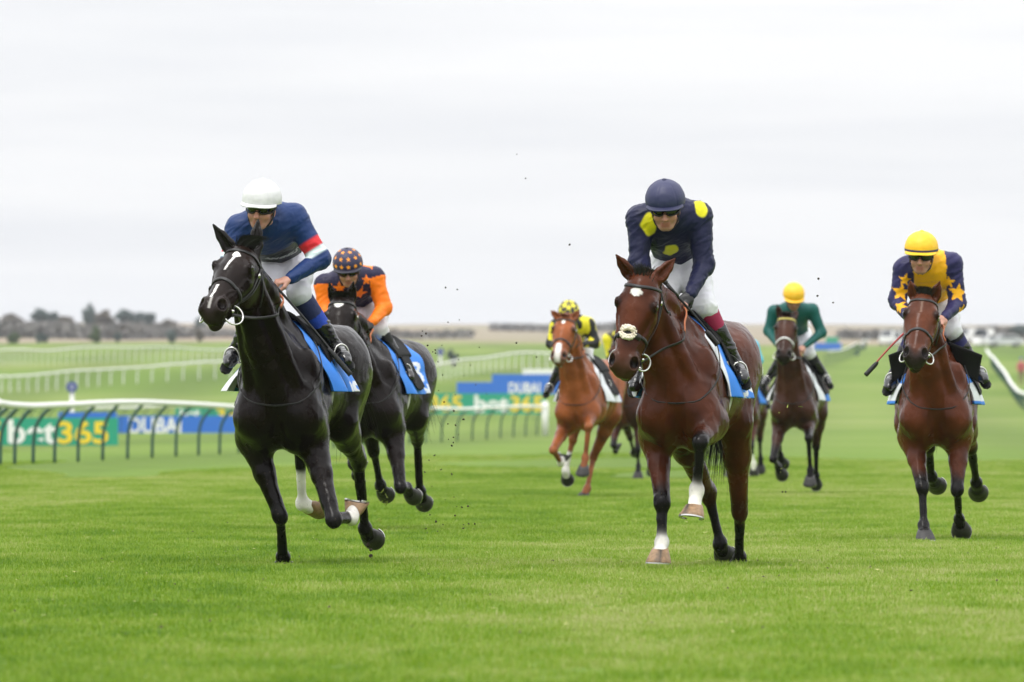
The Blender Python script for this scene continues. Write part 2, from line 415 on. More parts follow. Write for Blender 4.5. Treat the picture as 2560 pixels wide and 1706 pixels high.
def shoe_geo(C, nsole, toe, lat, sc=1.0):
    V = []; Fc = []; n = 20
    for i in range(n+1):
        a = math.radians(-140+280*i/n)
        for (r, h) in ((1.02, 0.057), (1.02, 0.065), (0.76, 0.065), (0.76, 0.057)):
            V.append(C+sc*(nsole*h+toe*(0.035+0.070*r*math.cos(a)*(0.85 if math.cos(a) < 0 else 1))+lat*0.068*r*math.sin(a)))
    for i in range(n):
        for j in range(4): Fc.append((i*4+j, i*4+(j+1) % 4, i*4+4+(j+1) % 4, i*4+4+j))
    Fc += [(0, 1, 2, 3), tuple(n*4+j for j in (3, 2, 1, 0))]
    return V, Fc
def rot(v, ax, ang):
    ax = nrm(ax); c, s = math.cos(ang), math.sin(ang)
    return v*c+np.cross(ax, v)*s+ax*(ax@v)*(1-c)

class Horse: pass
def build_horse(S):
    H = Horse(); H.S = S
    D0 = S['D0']; sc = S.get('scale', 1.0); psi = math.radians(S['psi'])
    O = P(S['u'], HV, D0); O[2] = S.get('zoff', 0.0)
    fw = A(-math.sin(psi), -math.cos(psi), 0); lf = A(math.cos(psi), -math.sin(psi), 0); up = A(0, 0, 1)
    pit = math.radians(S.get('pitch', 0)); piv = A(-0.7, 0, 1.2)
    bend = S.get('bend', 0.0); wide = S.get('wide', 1.0)
    def L(f, l, z):
        q = A(f, l*(wide if f > -0.5 else 1.0)+bend*max(0.0, -f-0.45)**1.5, z)-piv
        q = A(q[0]*math.cos(pit)+q[2]*math.sin(pit), q[1], -q[0]*math.sin(pit)+q[2]*math.cos(pit))+piv
        return O+sc*(fw*q[0]+lf*q[1]+up*q[2])
    H.L, H.fw, H.lf, H.O, H.sc = L, fw, lf, O, sc
    R0 = np.array([fw*math.cos(pit)-up*math.sin(pit), lf, fw*math.sin(pit)+up*math.cos(pit)])
    def px(t):
        if isinstance(t[0], str): return L(*t[1:])
        return P(t[0], t[1], D0+t[2])
    H.px = px
    coat = np.array(S['coat']); pts_c = np.array(S.get('points', BLACKPT)); dark = coat*S.get('darken', 0.55)
    T = Field()
    def E_(F, f, l, z, rf, rl, rz, k, tilt=0, yawl=0, col=None):
        R = R0
        if tilt:
            a = math.radians(tilt); R = np.array([R0[0]*math.cos(a)+R0[2]*math.sin(a), R0[1], -R0[0]*math.sin(a)+R0[2]*math.cos(a)])
        if yawl:
            a = math.radians(yawl); R = np.array([R[0]*math.cos(a)+R[1]*math.sin(a), -R[0]*math.sin(a)+R[1]*math.cos(a), R[2]])
        F.ell(L(f, l, z), A(rf, rl*(wide if f > -0.5 else 1), rz)*sc, R, k, col)
    # trunk
    E_(T, -0.66, 0, 1.20, 0.60, 0.275, 0.345, 0.10)
    E_(T, -0.25, 0, 1.15, 0.27, 0.205, 0.32, 0.10)
    E_(T, -0.92, 0, 1.17, 0.46, 0.255, 0.27, 0.12)
    T.cone(L(-0.45, 0, 1.42), L(-1.15, 0, 1.42), 0.15*sc, 0.16*sc, 0.12)
    E_(T, -0.42, 0, 1.48, 0.30, 0.065, 0.13, 0.10)
    E_(T, -1.14, 0, 1.48, 0.26, 0.13, 0.10, 0.12)
    for s in (-1, 1):
        E_(T, -1.25, s*0.125, 1.33, 0.36, 0.155, 0.25, 0.09, tilt=-12)
        E_(T, -1.08, s*0.20, 1.40, 0.12, 0.055, 0.08, 0.09)                    # point of hip
    G = Field(); G.p = list(T.p)
    for s in (-1, 1):
        E_(G, -0.26, s*0.155, 1.17, 0.13, 0.082, 0.30, 0.040, tilt=-24)          # shoulder blade
        E_(G, -0.38, s*0.200, 1.08, 0.17, 0.068, 0.15, 0.030)                    # triceps
        E_(G, -0.055, s*0.098, 1.05, 0.115, 0.086, 0.165, 0.016)                  # breast
        E_(G, -0.10, s*0.135, 1.15, 0.11, 0.075, 0.12, 0.05)
        E_(G, -0.20, s*0.085, 0.90, 0.15, 0.070, 0.10, 0.05)                    # pectorals between the legs
    # neck and head frame
    poll, nose = px(S['poll']), px(S['nose'])
    a = nrm(nose-poll); hl = np.linalg.norm(nose-poll)/0.60
    hs = S.get('head_scale', 1.27)*sc
    hy = math.radians(S['hyaw']); u0 = A(math.cos(hy), -math.sin(hy), math.tan(math.radians(S.get('hroll', 0))))
    u = nrm(u0-a*(u0@a)); n = nrm(np.cross(a, u)); Rh = np.array([a, u, n])
    H.poll, H.a, H.u_, H.n, H.hs, H.hl = poll, a, u, n, hs, hl
    def Q(x, y, z): return poll+a*x*hl+u*y*hs+n*z*hs
    H.Q = Q
    thr = Q(0.19, 0, -0.20); crest = Q(0.0, 0, -0.12)
    nb_top, nb_mid, nb_low = L(-0.36, 0, 1.46), L(-0.20, 0, 1.32), L(-0.08, 0, 1.14)
    bow = S.get('crest_bow', 0.05)
    mid_top = lerp(nb_top, crest, 0.52)+A(0, 0, bow)
    G.chain([nb_top, mid_top, crest], [0.115*sc, 0.068*sc, 0.062*sc], 0.08)
    mid_mid = lerp(nb_mid, lerp(crest, thr, 0.5), 0.5)
    G.chain([nb_mid, mid_mid, lerp(crest, thr, 0.55)], [0.160*sc, 0.088*sc, 0.078*sc], 0.08)
    mid_low = lerp(nb_low, thr, 0.5)
    G.chain([nb_low, mid_low, thr], [0.140*sc, 0.076*sc, 0.062*sc], 0.07)
    for s in (-1, 1):                                                          # jugular / brachiocephalic muscle
        G.cone(L(-0.07, s*0.12, 1.14), Q(0.10, s*0.055, -0.20), 0.068*sc, 0.040*sc, 0.022)
    H.neck_c = [(nb_top, mid_top, crest), (nb_low, mid_low, thr)]
    # head
    hc = np.array(S.get('head_col', coat)); mz = np.array(S.get('muzzle', (0.02, 0.015, 0.014)))
    def he(x, y, z, rx, ry, rz, k=0.03, col=None, op=0, tilt=0):
        R = Rh
        if tilt:
            t = math.radians(tilt); R = np.array([a*math.cos(t)+n*math.sin(t), u, -a*math.sin(t)+n*math.cos(t)])
        G.ell(Q(x, y, z), A(rx, ry, rz)*hs, R, k, hc if col is None else col, op)
    he(0.09, 0, -0.085, 0.125, 0.080, 0.090, 0.06)
    he(0.185, 0, -0.060, 0.13, 0.085, 0.058, 0.05)
    G.cone(Q(0.22, 0, -0.048), Q(0.50, 0, -0.042), 0.056*hs, 0.042*hs, 0.05, hc, flat=(u, 1.15))
    for s in (-1, 1):
        G.cone(Q(0.140, s*0.070, -0.026), Q(0.185, s*0.088, -0.024), 0.014*hs, 0.012*hs, 0.018, hc)                   # brow ridge
        he(0.185, s*0.072, -0.060, 0.052, 0.028, 0.040, 0.03)                   # eyeball seat
        G.cone(Q(0.160, s*0.093, -0.034), Q(0.196, s*0.095, -0.034), 0.009*hs, 0.008*hs, 0.008, hc*0.6)   # upper lid
        G.cone(Q(0.26, s*0.066, -0.085), Q(0.40, s*0.045, -0.075), 0.024*hs, 0.018*hs, 0.03, hc)   # facial crest
        G.cone(Q(0.24, s*0.040, -0.105), Q(0.47, s*0.026, -0.085), 0.052*hs, 0.038*hs, 0.04, hc)
        he(0.185, s*0.058, -0.165, 0.115, 0.030, 0.100, 0.04)                   # jowl
        he(0.536, s*0.045, -0.036, 0.050, 0.030, 0.042, 0.020, mz)              # nostril wing
    G.cone(Q(0.26, 0, -0.190), Q(0.53, 0, -0.120), 0.050*hs, 0.038*hs, 0.05, hc)
    he(0.545, 0, -0.070, 0.062, 0.060, 0.056, 0.04, mz)
    he(0.585, 0, -0.085, 0.030, 0.046, 0.036, 0.03, mz)
    he(0.575, 0, -0.128, 0.040, 0.036, 0.028, 0.018, mz)
    G.cone(Q(0.560, -0.05, -0.112), Q(0.560, 0.05, -0.112), 0.006*hs, 0.006*hs, 0.012, op=1)
    for s in (-1, 1):
        he(0.545, s*0.058, -0.010, 0.031, 0.021, 0.030, 0.008, op=1, tilt=-20)
        # ears
        ed = S.get('ears', {}).get(s, (-0.16, s*0.045, -0.02))
        e0 = Q(0.015, s*0.052, -0.075); e1 = px(ed) if abs(ed[0]) > 10 else Q(*ed); ax_ = nrm(e1-e0); Le = np.linalg.norm(e1-e0)
        ff = nrm(n*0.8+u*s*S.get('ear_out', 0.7)); ff = nrm(ff-ax_*(ff@ax_)); sd = np.cross(ax_, ff)
        ec = np.array(S.get('ear_col', hc*0.8))
        for t0, t1, r0, r1 in ((0, 0.30, 0.030, 0.036), (0.30, 0.62, 0.036, 0.027), (0.62, 1.0, 0.027, 0.005)):
            G.cone(lerp(e0, e1, t0), lerp(e0, e1, t1), r0*hs, r1*hs, 0.012, ec, flat=(ff, 0.62))
        G.cone(lerp(e0, e1, 0.28)+ff*0.022*hs, lerp(e0, e1, 0.85)+ff*0.010*hs, 0.021*hs, 0.007*hs, 0.008, op=1)
    # legs
    H.hooves = []
    def low_leg(K, Fk, C, thick, sock, colr, name):
        d = nrm(Fk-K); dors = nrm(np.cross(d, lf)); sk = sock
        ccol = colr if not sk else (colr, SOCK, sk-0.06, sk+0.06)
        below = SOCK if sk and sk < 1.2 else colr
        G.cone(K, Fk, 0.032*thick, 0.0265*thick, 0.016, ccol)
        G.cone(K-dors*0.033, Fk-dors*0.030, 0.018*thick, 0.0175*thick, 0.010, ccol)
        G.ell(Fk, A(0.041, 0.042, 0.046)*thick, np.array([lf, dors, d]), 0.025, below)
        p = nrm(C-Fk)
        G.ell(Fk-dors*0.024-p*0.004, 0.030*thick, None, 0.025, below)
        G.cone(Fk, C, 0.034*thick, 0.043*thick, 0.025, below)
        ns = rot(p, lf, math.radians(S.get('hoofrot', {}).get(name, 42)))
        toe = nrm(rot(ns, lf, math.radians(-90)))
        H.hooves.append((C, ns, toe, name))
    legs = S['legs']; ck = coat
    for nm, s in (('rf', -1), ('lf', 1)):
        g = legs[nm]; K, Fk, C = px(g['K']), px(g['F']), px(g['C'])
        Sh = L(-0.10, s*0.145, 1.02)
        E = px(g['E']) if 'E' in g else L(-0.30, s*0.165, 0.89)
        d = nrm(K-E); dors = nrm(np.cross(d, lf)); th = sc
        lat2 = nrm(np.cross(d, dors))
        m = lerp(E, K, 0.45); lc = (ck, pts_c, S.get('pt0', 0.35), S.get('pt1', 1.0))
        G.cone(Sh, E, 0.120*th, 0.095*th, 0.09)
        G.cone(E, m, 0.098*th, 0.066*th, 0.06, ck, flat=(dors, 1.12))
        G.cone(m, K, 0.064*th, 0.043*th, 0.03, lc, flat=(dors, 1.1))
        G.cone(lerp(E, K, 0.05)+dors*0.030, lerp(E, K, 0.62)+dors*0.022, 0.062*th, 0.030*th, 0.016, ck)
        G.cone(lerp(E, K, 0.05)-dors*0.020+lat2*0.030, lerp(E, K, 0.55)-dors*0.018+lat2*0.01, 0.057*th, 0.030*th, 0.016, ck)
        kn = pts_c
        dc = nrm(Fk-K)
        G.ell(K+d*0.004, A(0.048, 0.043, 0.056)*th, np.array([lat2, dors, d]), 0.022, kn)
        for s2 in (-1, 1): G.ell(K+lat2*s2*0.026+dors*0.020-d*0.012, A(0.020, 0.018, 0.030)*th, np.array([lat2, dors, d]), 0.012, kn)
        G.ell(K+dc*0.026, A(0.042, 0.040, 0.038)*th, None, 0.02, kn)
        G.ell(K-dors*0.034-d*0.006, A(0.022, 0.026, 0.030)*th, np.array([lat2, dors, d]), 0.02, kn)
        low_leg(K+dc*0.02, Fk, C, th, g.get('sock'), pts_c, nm)
    for nm, s in (('rh', -1), ('lh', 1)):
        g = legs[nm]; K, Fk, C = px(g['K']), px(g['F']), px(g['C']); ST = px(g['ST']) if 'ST' in g else L(-1.02, s*0.20, 0.98)
        th = sc; HIP = L(-1.22, s*0.135, 1.30)
        d = nrm(K-ST); dors = nrm(np.cross(d, lf)); lat2 = nrm(np.cross(d, dors))
        gas = lerp(ST, K, 0.40)
        G.cone(HIP, ST, 0.205*th, 0.120*th, 0.10, flat=(lf, 0.86))
        G.cone(L(-1.45, s*0.105, 1.28), lerp(ST, K, 0.35)-dors*0.05, 0.135*th, 0.070*th, 0.09)
        G.cone(ST, gas, 0.110*th, 0.078*th, 0.035, ck, flat=(dors, 1.2))
        G.cone(gas, K, 0.076*th, 0.046*th, 0.04, (ck, pts_c, 0.5, 1.1), flat=(dors, 1.15))
        dc = nrm(Fk-K); dorc = nrm(np.cross(dc, lf)); hp = K-dorc*0.058-dc*0.050
        G.cone(lerp(ST, K, 0.45)-dors*0.075, hp, 0.030*th, 0.024*th, 0.05, (ck, pts_c, 0.3, 1.0))
        hk = pts_c if S.get('black_hock', True) else ck
        G.ell(K, A(0.044, 0.054, 0.070)*th, np.array([lf, dorc, dc]), 0.03, hk)
        G.cone(hp, K+dc*0.04-dorc*0.030, 0.025*th, 0.026*th, 0.03, hk)
        low_leg(K+dc*0.03, Fk, C, th*1.06, g.get('sock'), pts_c, nm)
    # veins standing out on shoulder, forearm and face
    if S['h'] < 0.0125:
        vr = random.Random(S['seed']+50)
        def vein(path, r, n=16, col=None):
            q = catmull(path, n); q = q+np.array([[vr.gauss(0, 0.006) for _ in range(3)] for _ in range(n)]); q, _ = G.snap(q, -0.002, 5); q[1:-1] = 0.5*q[1:-1]+0.25*(q[:-2]+q[2:])
            G.chain(list(q), [r*(1-0.35*i/(n-1)) for i in range(n)], 0.008, col)
        for s in (-1, 1):
            vein([L(0.03, s*0.04, 1.22), L(0.05, s*0.06, 1.10), L(0.02, s*0.08, 0.96), L(-0.08, s*0.10, 0.84)], 0.0085)
            vein([L(-0.14, s*0.24, 1.28), L(-0.20, s*0.26, 1.14), L(-0.28, s*0.27, 1.02), L(-0.36, s*0.26, 0.94)], 0.008)
            vein([L(-0.34, s*0.30, 1.12), L(-0.46, s*0.30, 1.03), L(-0.66, s*0.29, 1.00), L(-0.86, s*0.26, 1.02)], 0.009)
            g = legs['rf' if s < 0 else 'lf']; K_ = px(g['K']); E_2 = px(g['E']) if 'E' in g else L(-0.30, s*0.165, 0.89); di = nrm(K_-E_2); do = nrm(np.cross(di, lf))
            vein([lerp(E_2, K_, 0.10)+do*0.09-lf*s*0.04, lerp(E_2, K_, 0.4)+do*0.07-lf*s*0.01, lerp(E_2, K_, 0.8)+do*0.05+lf*s*0.02], 0.0085, 12)
            vein([Q(0.25, s*0.085, -0.06), Q(0.34, s*0.075, -0.055), Q(0.44, s*0.06, -0.045)], 0.0055*hs, 10, hc); vein([Q(0.33, s*0.08, -0.07), Q(0.40, s*0.06, -0.03), Q(0.47, s*0.045, -0.015)], 0.0048*hs, 10, hc)
    # mesh
    ep, eg = G.snap(np.array([Q(0.180, s*0.105, -0.034) for s in (-1, 1)]), 0.0, 6); H.eyes = [(ep[i]-eg[i]*0.0165*hs, eg[i], s) for i, s in ((0, -1), (1, 1))]
    for c_, g_, s in H.eyes:                                                   # lids round the eyeball
        sd_ = nrm(np.cross(g_, a)); al = nrm(np.cross(sd_, g_))
        for t0 in range(8):
            t1, t2 = math.radians(t0*45), math.radians(t0*45+45); r_ = 0.0215*hs; rr_ = (0.0075 if math.cos((t1+t2)/2) < 0.2 else 0.0055)*hs
            G.cone(c_+g_*0.010*hs+al*r_*0.82*math.cos(t1)+sd_*r_*math.sin(t1), c_+g_*0.010*hs+al*r_*0.82*math.cos(t2)+sd_*r_*math.sin(t2), rr_, rr_, 0.008, hc*0.45)
    h = S['h']; fine = None
    if S.get('hf'):
        hp = np.array([Q(x, y, z) for x in (-0.2, 0.62) for y in (-0.14, 0.14) for z in (-0.2, 0.05)])
        fine = (hp.min(0), hp.max(0))
    V, Fq = G.mesh(h, fine, S.get('hf'))
    # uneven muscle and vein relief
    nrV = normals_of(V, Fq); a1, a2 = (0.0068, 0.0024) if h < 0.013 else (0.004, 0.0)
    rel_ = np.array([mnoise.noise((p_[0]*7+S['seed'], p_[1]*7, p_[2]*5))*a1+(1-2*abs(mnoise.noise((p_[0]*17, p_[1]*17+S['seed'], p_[2]*13))))*a2 for p_ in V])
    farh = sstep(0.25, 0.45, np.linalg.norm(V-lerp(poll, nose, 0.5), axis=1)); C_ = G.colors(V, coat); V = V+nrV*(rel_*farh)[:, None]
    # head coordinates of the vertices for the markings
    rel = V-poll; hx, hyy, hz = rel@a/hl, rel@u/hs, rel@n/hs
    inh = (hx > -0.25) & (hx < 0.68) & (np.abs(hyy) < 0.2) & (hz > -0.32) & (hz < 0.1)
    for s in (-1, 1):                                                          # dark nostril lining and eye rims
        dn = np.sqrt(((hx-0.545)/0.034)**2+((hyy-s*0.058)/0.025)**2+((hz+0.014)/0.034)**2)
        w = (1-sstep(0.75, 1.05, dn))[:, None]; C_ = C_*(1-w)+w*A(0.006, 0.004, 0.004)
        ec_ = H.eyes[(s+1)//2][0]; de = np.linalg.norm(V-ec_, axis=1)/hs
        w = (0.85*(1-sstep(0.020, 0.040, de)))[:, None]; C_ = C_*(1-w)+w*A(0.010, 0.006, 0.005)
    if 'face' in S:
        nz = np.array([mnoise.noise((float(p[0])*55, float(p[1])*55, float(p[2])*55)) for p in V[inh]])
        w = np.zeros(len(V)); w[inh] = S['face'](hx[inh], hyy[inh], hz[inh], nz)
        w = np.clip(w, 0, 1)[:, None]; C_ = C_*(1-w)+w*np.array(S.get('mark', (0.78, 0.75, 0.72)))
    if 'body_paint' in S: C_ = S['body_paint'](H, V, C_)
    base = A(O[0], O[1], 0)+fw*(-0.7)
    root = empty('race_horse', S['label'], 'horse', 'horses in the race', loc=base)
    H.root = root; H.G = G; H.T = T
    mesh_obj('body', V, Fq, M['coat'], root, cols=C_)
    for (C, ns, toe, nm) in H.hooves:
        Vh, Fh, lat = hoof_geo(C, ns, toe, sc*1.14)
        hcol = S.get('hoofcol', {}).get(nm, (0.022, 0.020, 0.019)); Vh = np.array(Vh)
        cc = np.tile(np.array(hcol, float), (len(Vh), 1))
        if nm in S.get('hoofdark', {}):
            c0 = S['hoofdark'][nm]; dd = (Vh-C)@lat
            w = (np.exp(-((dd-c0)/0.014)**2))[:, None]; cc = cc*(1-w)+w*A(0.03, 0.025, 0.022)
        ho = mesh_obj('hoof', Vh, Fh, M['hoof'], root, cols=cc)
        V2, F2 = shoe_geo(C, ns, toe, lat, sc*1.14); mesh_obj('horseshoe', V2, F2, M['steel'], ho, smooth=False)
    for c_, g_, s in H.eyes: ball('eye', c_+g_*0.002, 0.0205*hs, M['eye'], root)
    # hair
    hr = random.Random(S['seed']); mc = np.array(S.get('mane', (0.009, 0.008, 0.008)))
    rts = []; tps = []; bd = []
    fl = S.get('forelock', (0.10, 0.0, 0.03))
    for _ in range(S.get('nhair', 160)*3):
        y = hr.gauss(0, 0.016); r0 = Q(hr.uniform(-0.02, 0.04), y, -0.01+hr.uniform(-0.05, 0))
        sp = hr.gauss(0, 0.016)
        tp = Q(fl[0]*hr.uniform(0.5, 1.2), y*1.6+fl[1]*hr.uniform(0.5, 1.2)+sp, fl[2]*hr.uniform(0.5, 1.3)+0.01)
        rts.append(r0); tps.append(tp); bd.append(n*hr.uniform(0.0, 0.03)-a*hr.uniform(0, 0.03))
    Vh, Fh = hair_geo(rts, tps, 0.0045, bd, rs=hr)
    mesh_obj('forelock', Vh, Fh, M['hair'], root, cols=np.tile(mc, (len(Vh), 1)))
    rts = []; tps = []; bd = []
    ms = S.get('mane_side', 1)
    for _ in range(S.get('nmane', 420)*3):
        t = hr.random(); c = lerp(crest, mid_top, t*2) if t < 0.5 else lerp(mid_top, nb_top, t*2-1)
        rr = (0.066+0.03*t)*sc; b = c+A(0, 0, rr*0.92)+n*0.0+lf*hr.gauss(0, 0.012)-fw*rr*0.25
        ln = hr.uniform(0.03, 0.10)
        tp = b-lf*ms*ln*hr.uniform(0.5, 1.1)-fw*ln*hr.uniform(0.6, 1.2)+A(0, 0, ln*hr.uniform(-0.9, 0.15))
        rts.append(b-A(0, 0, 0.02)); tps.append(tp); bd.append(A(0, 0, hr.uniform(0.0, 0.04)))
    Vh, Fh = hair_geo(rts, tps, 0.006, bd, rs=hr)
    mesh_obj('mane', Vh, Fh, M['hair'], root, cols=np.tile(mc, (len(Vh), 1)))
    rts = []; tps = []; bd = []
    dock = L(-1.58, 0, 1.40); tv = S.get('tail', (-0.45, 0.0, -0.50))
    for _ in range(S.get('ntail', 240)*3):
        b = dock+lf*hr.gauss(0, 0.02)+A(0, 0, hr.gauss(0, 0.02)); q = hr.uniform(0.55, 1.1)
        tp = dock+q*(fw*tv[0]+lf*(tv[1]+hr.gauss(0, 0.07))+A(0, 0, tv[2]+hr.gauss(0, 0.05)))
        rts.append(b); tps.append(tp); bd.append(A(0, 0, 0.10)-fw*0.05)
    Vh, Fh = hair_geo(rts, tps, 0.006, bd, seg=6, rs=hr)
    mesh_obj('tail', Vh, Fh, M['hair'], root, cols=np.tile(mc, (len(Vh), 1)))
    return H

def build_bridle(H, label, band=None, nose_fleece=False, nose_mat=None, full=True):
    S, Q, G, hs = H.S, H.Q, H.G, H.hs
    root = empty('bridle', label, 'bridle', 'bridles', loc=H.poll)
    lm = M['leather']; w = 0.020
    bm = band or lm
    strap_on(G, 'browband', [Q(0.05, -0.095, -0.12), Q(0.070, -0.075, -0.03), Q(0.082, 0, 0.03), Q(0.070, 0.075, -0.03), Q(0.05, 0.095, -0.12)], w*1.05, 0.006, bm, root, n=36)
    nm_ = nose_mat or lm
    nbx = S.get('noseband_x', 0.36)
    nb = strap_on(G, 'noseband', [Q(nbx+0.05, -0.02, -0.21), Q(nbx+0.03, -0.07, -0.14), Q(nbx, -0.06, -0.04), Q(nbx-0.012, 0, 0.03), Q(nbx, 0.06, -0.04), Q(nbx+0.03, 0.07, -0.14), Q(nbx+0.05, 0.02, -0.21)], w*1.15, 0.007, nm_, root, n=44)
    if nose_fleece: strap_on(G, 'noseband_pad', [Q(nbx+0.004, -0.050, -0.03), Q(nbx-0.010, 0, 0.03), Q(nbx+0.004, 0.050, -0.03)], 0.040, 0.012, lm, root, n=20)
    strap_on(G, 'headpiece', [Q(0.05, -0.095, -0.13), Q(-0.01, -0.075, -0.10), Q(-0.035, 0, -0.06), Q(-0.01, 0.075, -0.10), Q(0.05, 0.095, -0.13)], w, 0.006, lm, root, n=30)
    strap_on(G, 'throatlash', [Q(0.06, -0.10, -0.13), Q(0.14, -0.10, -0.22), Q(0.19, 0, -0.30), Q(0.14, 0.10, -0.22), Q(0.06, 0.10, -0.13)], 0.012, 0.005, lm, root, n=36, off=0.006)
    H.bits = {}
    for s in (-1, 1):
        strap_on(G, 'cheekpiece', [Q(0.055, s*0.10, -0.13), Q(0.20, s*0.10, -0.135), Q(0.33, s*0.08, -0.125), Q(0.46, s*0.06, -0.10)], 0.014, 0.006, lm, root, n=24)
        strap_on(G, 'noseband_strap', [Q(0.06, s*0.10, -0.15), Q(0.20, s*0.10, -0.16), Q(nbx+0.025, s*0.07, -0.135)], 0.012, 0.005, lm, root, n=20)
        c, g = G.snap(np.array([Q(0.485, s*0.062, -0.098)]), 0.008); c, g = c[0], g[0]
        rc = c+(H.a*0.012*H.hl/1.0-H.n*0.018)*1
        torus('bit_ring', rc+g*0.006, nrm(g*0.6+H.n*0.75), S.get('ring', 0.036)*hs, 0.0045*hs, M['steel'], root)
        ball('bit_end', c+g*0.004, 0.009*hs, M['steel'], root)
        b, gb = G.snap(np.array([Q(0.12, s*0.1, -0.13)]), 0.009)
        V, Fc = ribbon_geo(np.array([b[0]-H.a*0.014, b[0]+H.a*0.014]), np.array([gb[0], gb[0]]), 0.024, 0.008)
        mesh_obj('buckle', V, Fc, M['steel'], root)
        H.bits[s] = rc
    if nose_fleece:
        fr = random.Random(5); V = []; Fc = []
        t = np.array([fr.choice((0.5, 1.5))*math.pi+fr.gauss(0, 0.52) for _ in range(760)]); rr = np.array([0.52+0.54*fr.random() for _ in range(760)])
        qs = np.array([Q(nbx-0.008+0.031*r_*math.sin(t_)*hs/H.hl, 0.040*r_*math.cos(t_), 0.015) for t_, r_ in zip(t, rr)])
        cs, nr = G.snap(qs, 0.010, 3)
        for c, g_ in zip(cs, nr):
            v, f = ball_geo(c+g_*0.022*fr.random(), A(fr.uniform(0.003, 0.008), fr.uniform(0.003, 0.008), fr.uniform(0.003, 0.008))*hs, nu=6, nv=4); o = len(V); V += v; Fc += [tuple(k+o for k in x) for x in f]
        mesh_obj('sheepskin_pad', V, Fc, M['fleece'], nb)
    H.bridle = root
    return root
def rein(H, s, pts, bridle, orange=None, n=36):
    """A rein from the bit ring s through pts (world) to the hand; orange = (t0, t1) rubber grip section."""
    c = catmull([H.bits[s]]+list(pts), n); pr = H.G.near(c)
    for it_ in range(14):
        v, g_ = H.G.vg(c, pr); g_ = g_+H.lf*s*0.6; push = np.maximum(0.014-v, 0); push[0] = 0; push[-1] = 0; c = c+g_*np.minimum(push, 0.04)[:, None]
        if it_ < 12: c[1:-1] = 0.5*c[1:-1]+0.25*(c[:-2]+c[2:])
    nor = np.tile(H.lf*s, (n, 1))
    r = ribbon('rein', c, nor, 0.018, 0.005, M['leather'], bridle)
    if orange:
        i0, i1 = int(orange[0]*(n-1)), int(orange[1]*(n-1))+1
        ribbon('rein_grip', c[i0:i1+1]+H.lf*s*0.001, nor[i0:i1+1], 0.024, 0.009, M['tan'], r)
    return r
# ------------------------------------------------------------------ the horses of this race
def star(cx, cy, rx, ry, jag=0.35):
    return lambda x, y, z, nz: (1-sstep(0.75, 1.05, np.sqrt(((x-cx)/rx)**2+((y-cy)/ry)**2)+jag*nz))*(z > -0.09)
def blaze_lead(x, y, z, nz):
    w = star(0.122, 0.012, 0.026, 0.020)(x, y, z, nz)
    c = 0.010-0.028*(x-0.14)/0.2
    w = np.maximum(w, ((x > 0.13) & (x < 0.265))*(1-sstep(0.0045, 0.0085, np.abs(y-c)+0.003*nz))*(z > -0.09))
    w = np.maximum(w, ((x > 0.39) & (x < 0.50))*(1-sstep(0.005, 0.010, np.abs(y+0.010+0.05*(x-0.45))+0.004*nz))*(z > -0.09))
    w = np.maximum(w, 0.45*((x > 0.50) & (x < 0.58))*(1-sstep(0.003, 0.010, np.abs(y+0.006)+0.003*nz)))
    return w
def face_chestnut(x, y, z, nz):
    w = star(0.11, 0, 0.035, 0.016)(x, y, z, nz)
    return np.maximum(w, ((x > 0.40) & (x < 0.62))*(1-sstep(0.018, 0.034, np.abs(y+0.006)+0.006*nz))*0.9)

HORN = (0.27, 0.165, 0.085)
SPEC = {}
SPEC['bay'] = dict(u=1693, D0=52.0, psi=8, bend=0.09, zoff=-0.08, pitch=1, seed=11, h=0.0105, hf=0.0052,
    coat=(0.060, 0.0155, 0.0060), pt0=0.2, pt1=1.05, muzzle=(0.06, 0.028, 0.018), head_col=(0.073, 0.0195, 0.0075), black_hock=False,
    poll=(1604, 684, -0.30), nose=(1551, 925, -0.45), hyaw=12, ears={-1: (1541, 638, -0.24), 1: (1690, 644, -0.20)}, ear_out=0.5,
    face=star(0.118, -0.004, 0.028, 0.034), forelock=(-0.055, 0.0, 0.0), ring=0.040, noseband_x=0.38, nhair=45, nmane=160,
    hoofcol={'rf': HORN, 'lf': HORN}, hoofdark={'rf': 0.012, 'lf': -0.03}, hoofrot={'lf': 8, 'rf': 40, 'lh': 30},
    legs=dict(rf=dict(K=(1655, 1255, 0.02), F=(1654, 1356, -0.02), C=(1650, 1380, -0.07), sock=0.88),
              lf=dict(E=(1776, 1058, 0.16), K=(1751, 1105, -0.22), F=(1741, 1226, -0.16), C=(1735, 1270, -0.20), sock=1.0),
              rh=dict(K=(1772, 1235, 1.72), F=(1800, 1360, 1.75), C=(1806, 1376, 1.80)),
              lh=dict(K=(1850, 1282, 1.32), F=(1848, 1394, 1.60), C=(1848, 1408, 1.66))),
    tail=(0.10, -0.02, -0.72),
    label='bay horse with a white forehead spot and cream sheepskin noseband, in front on the right')
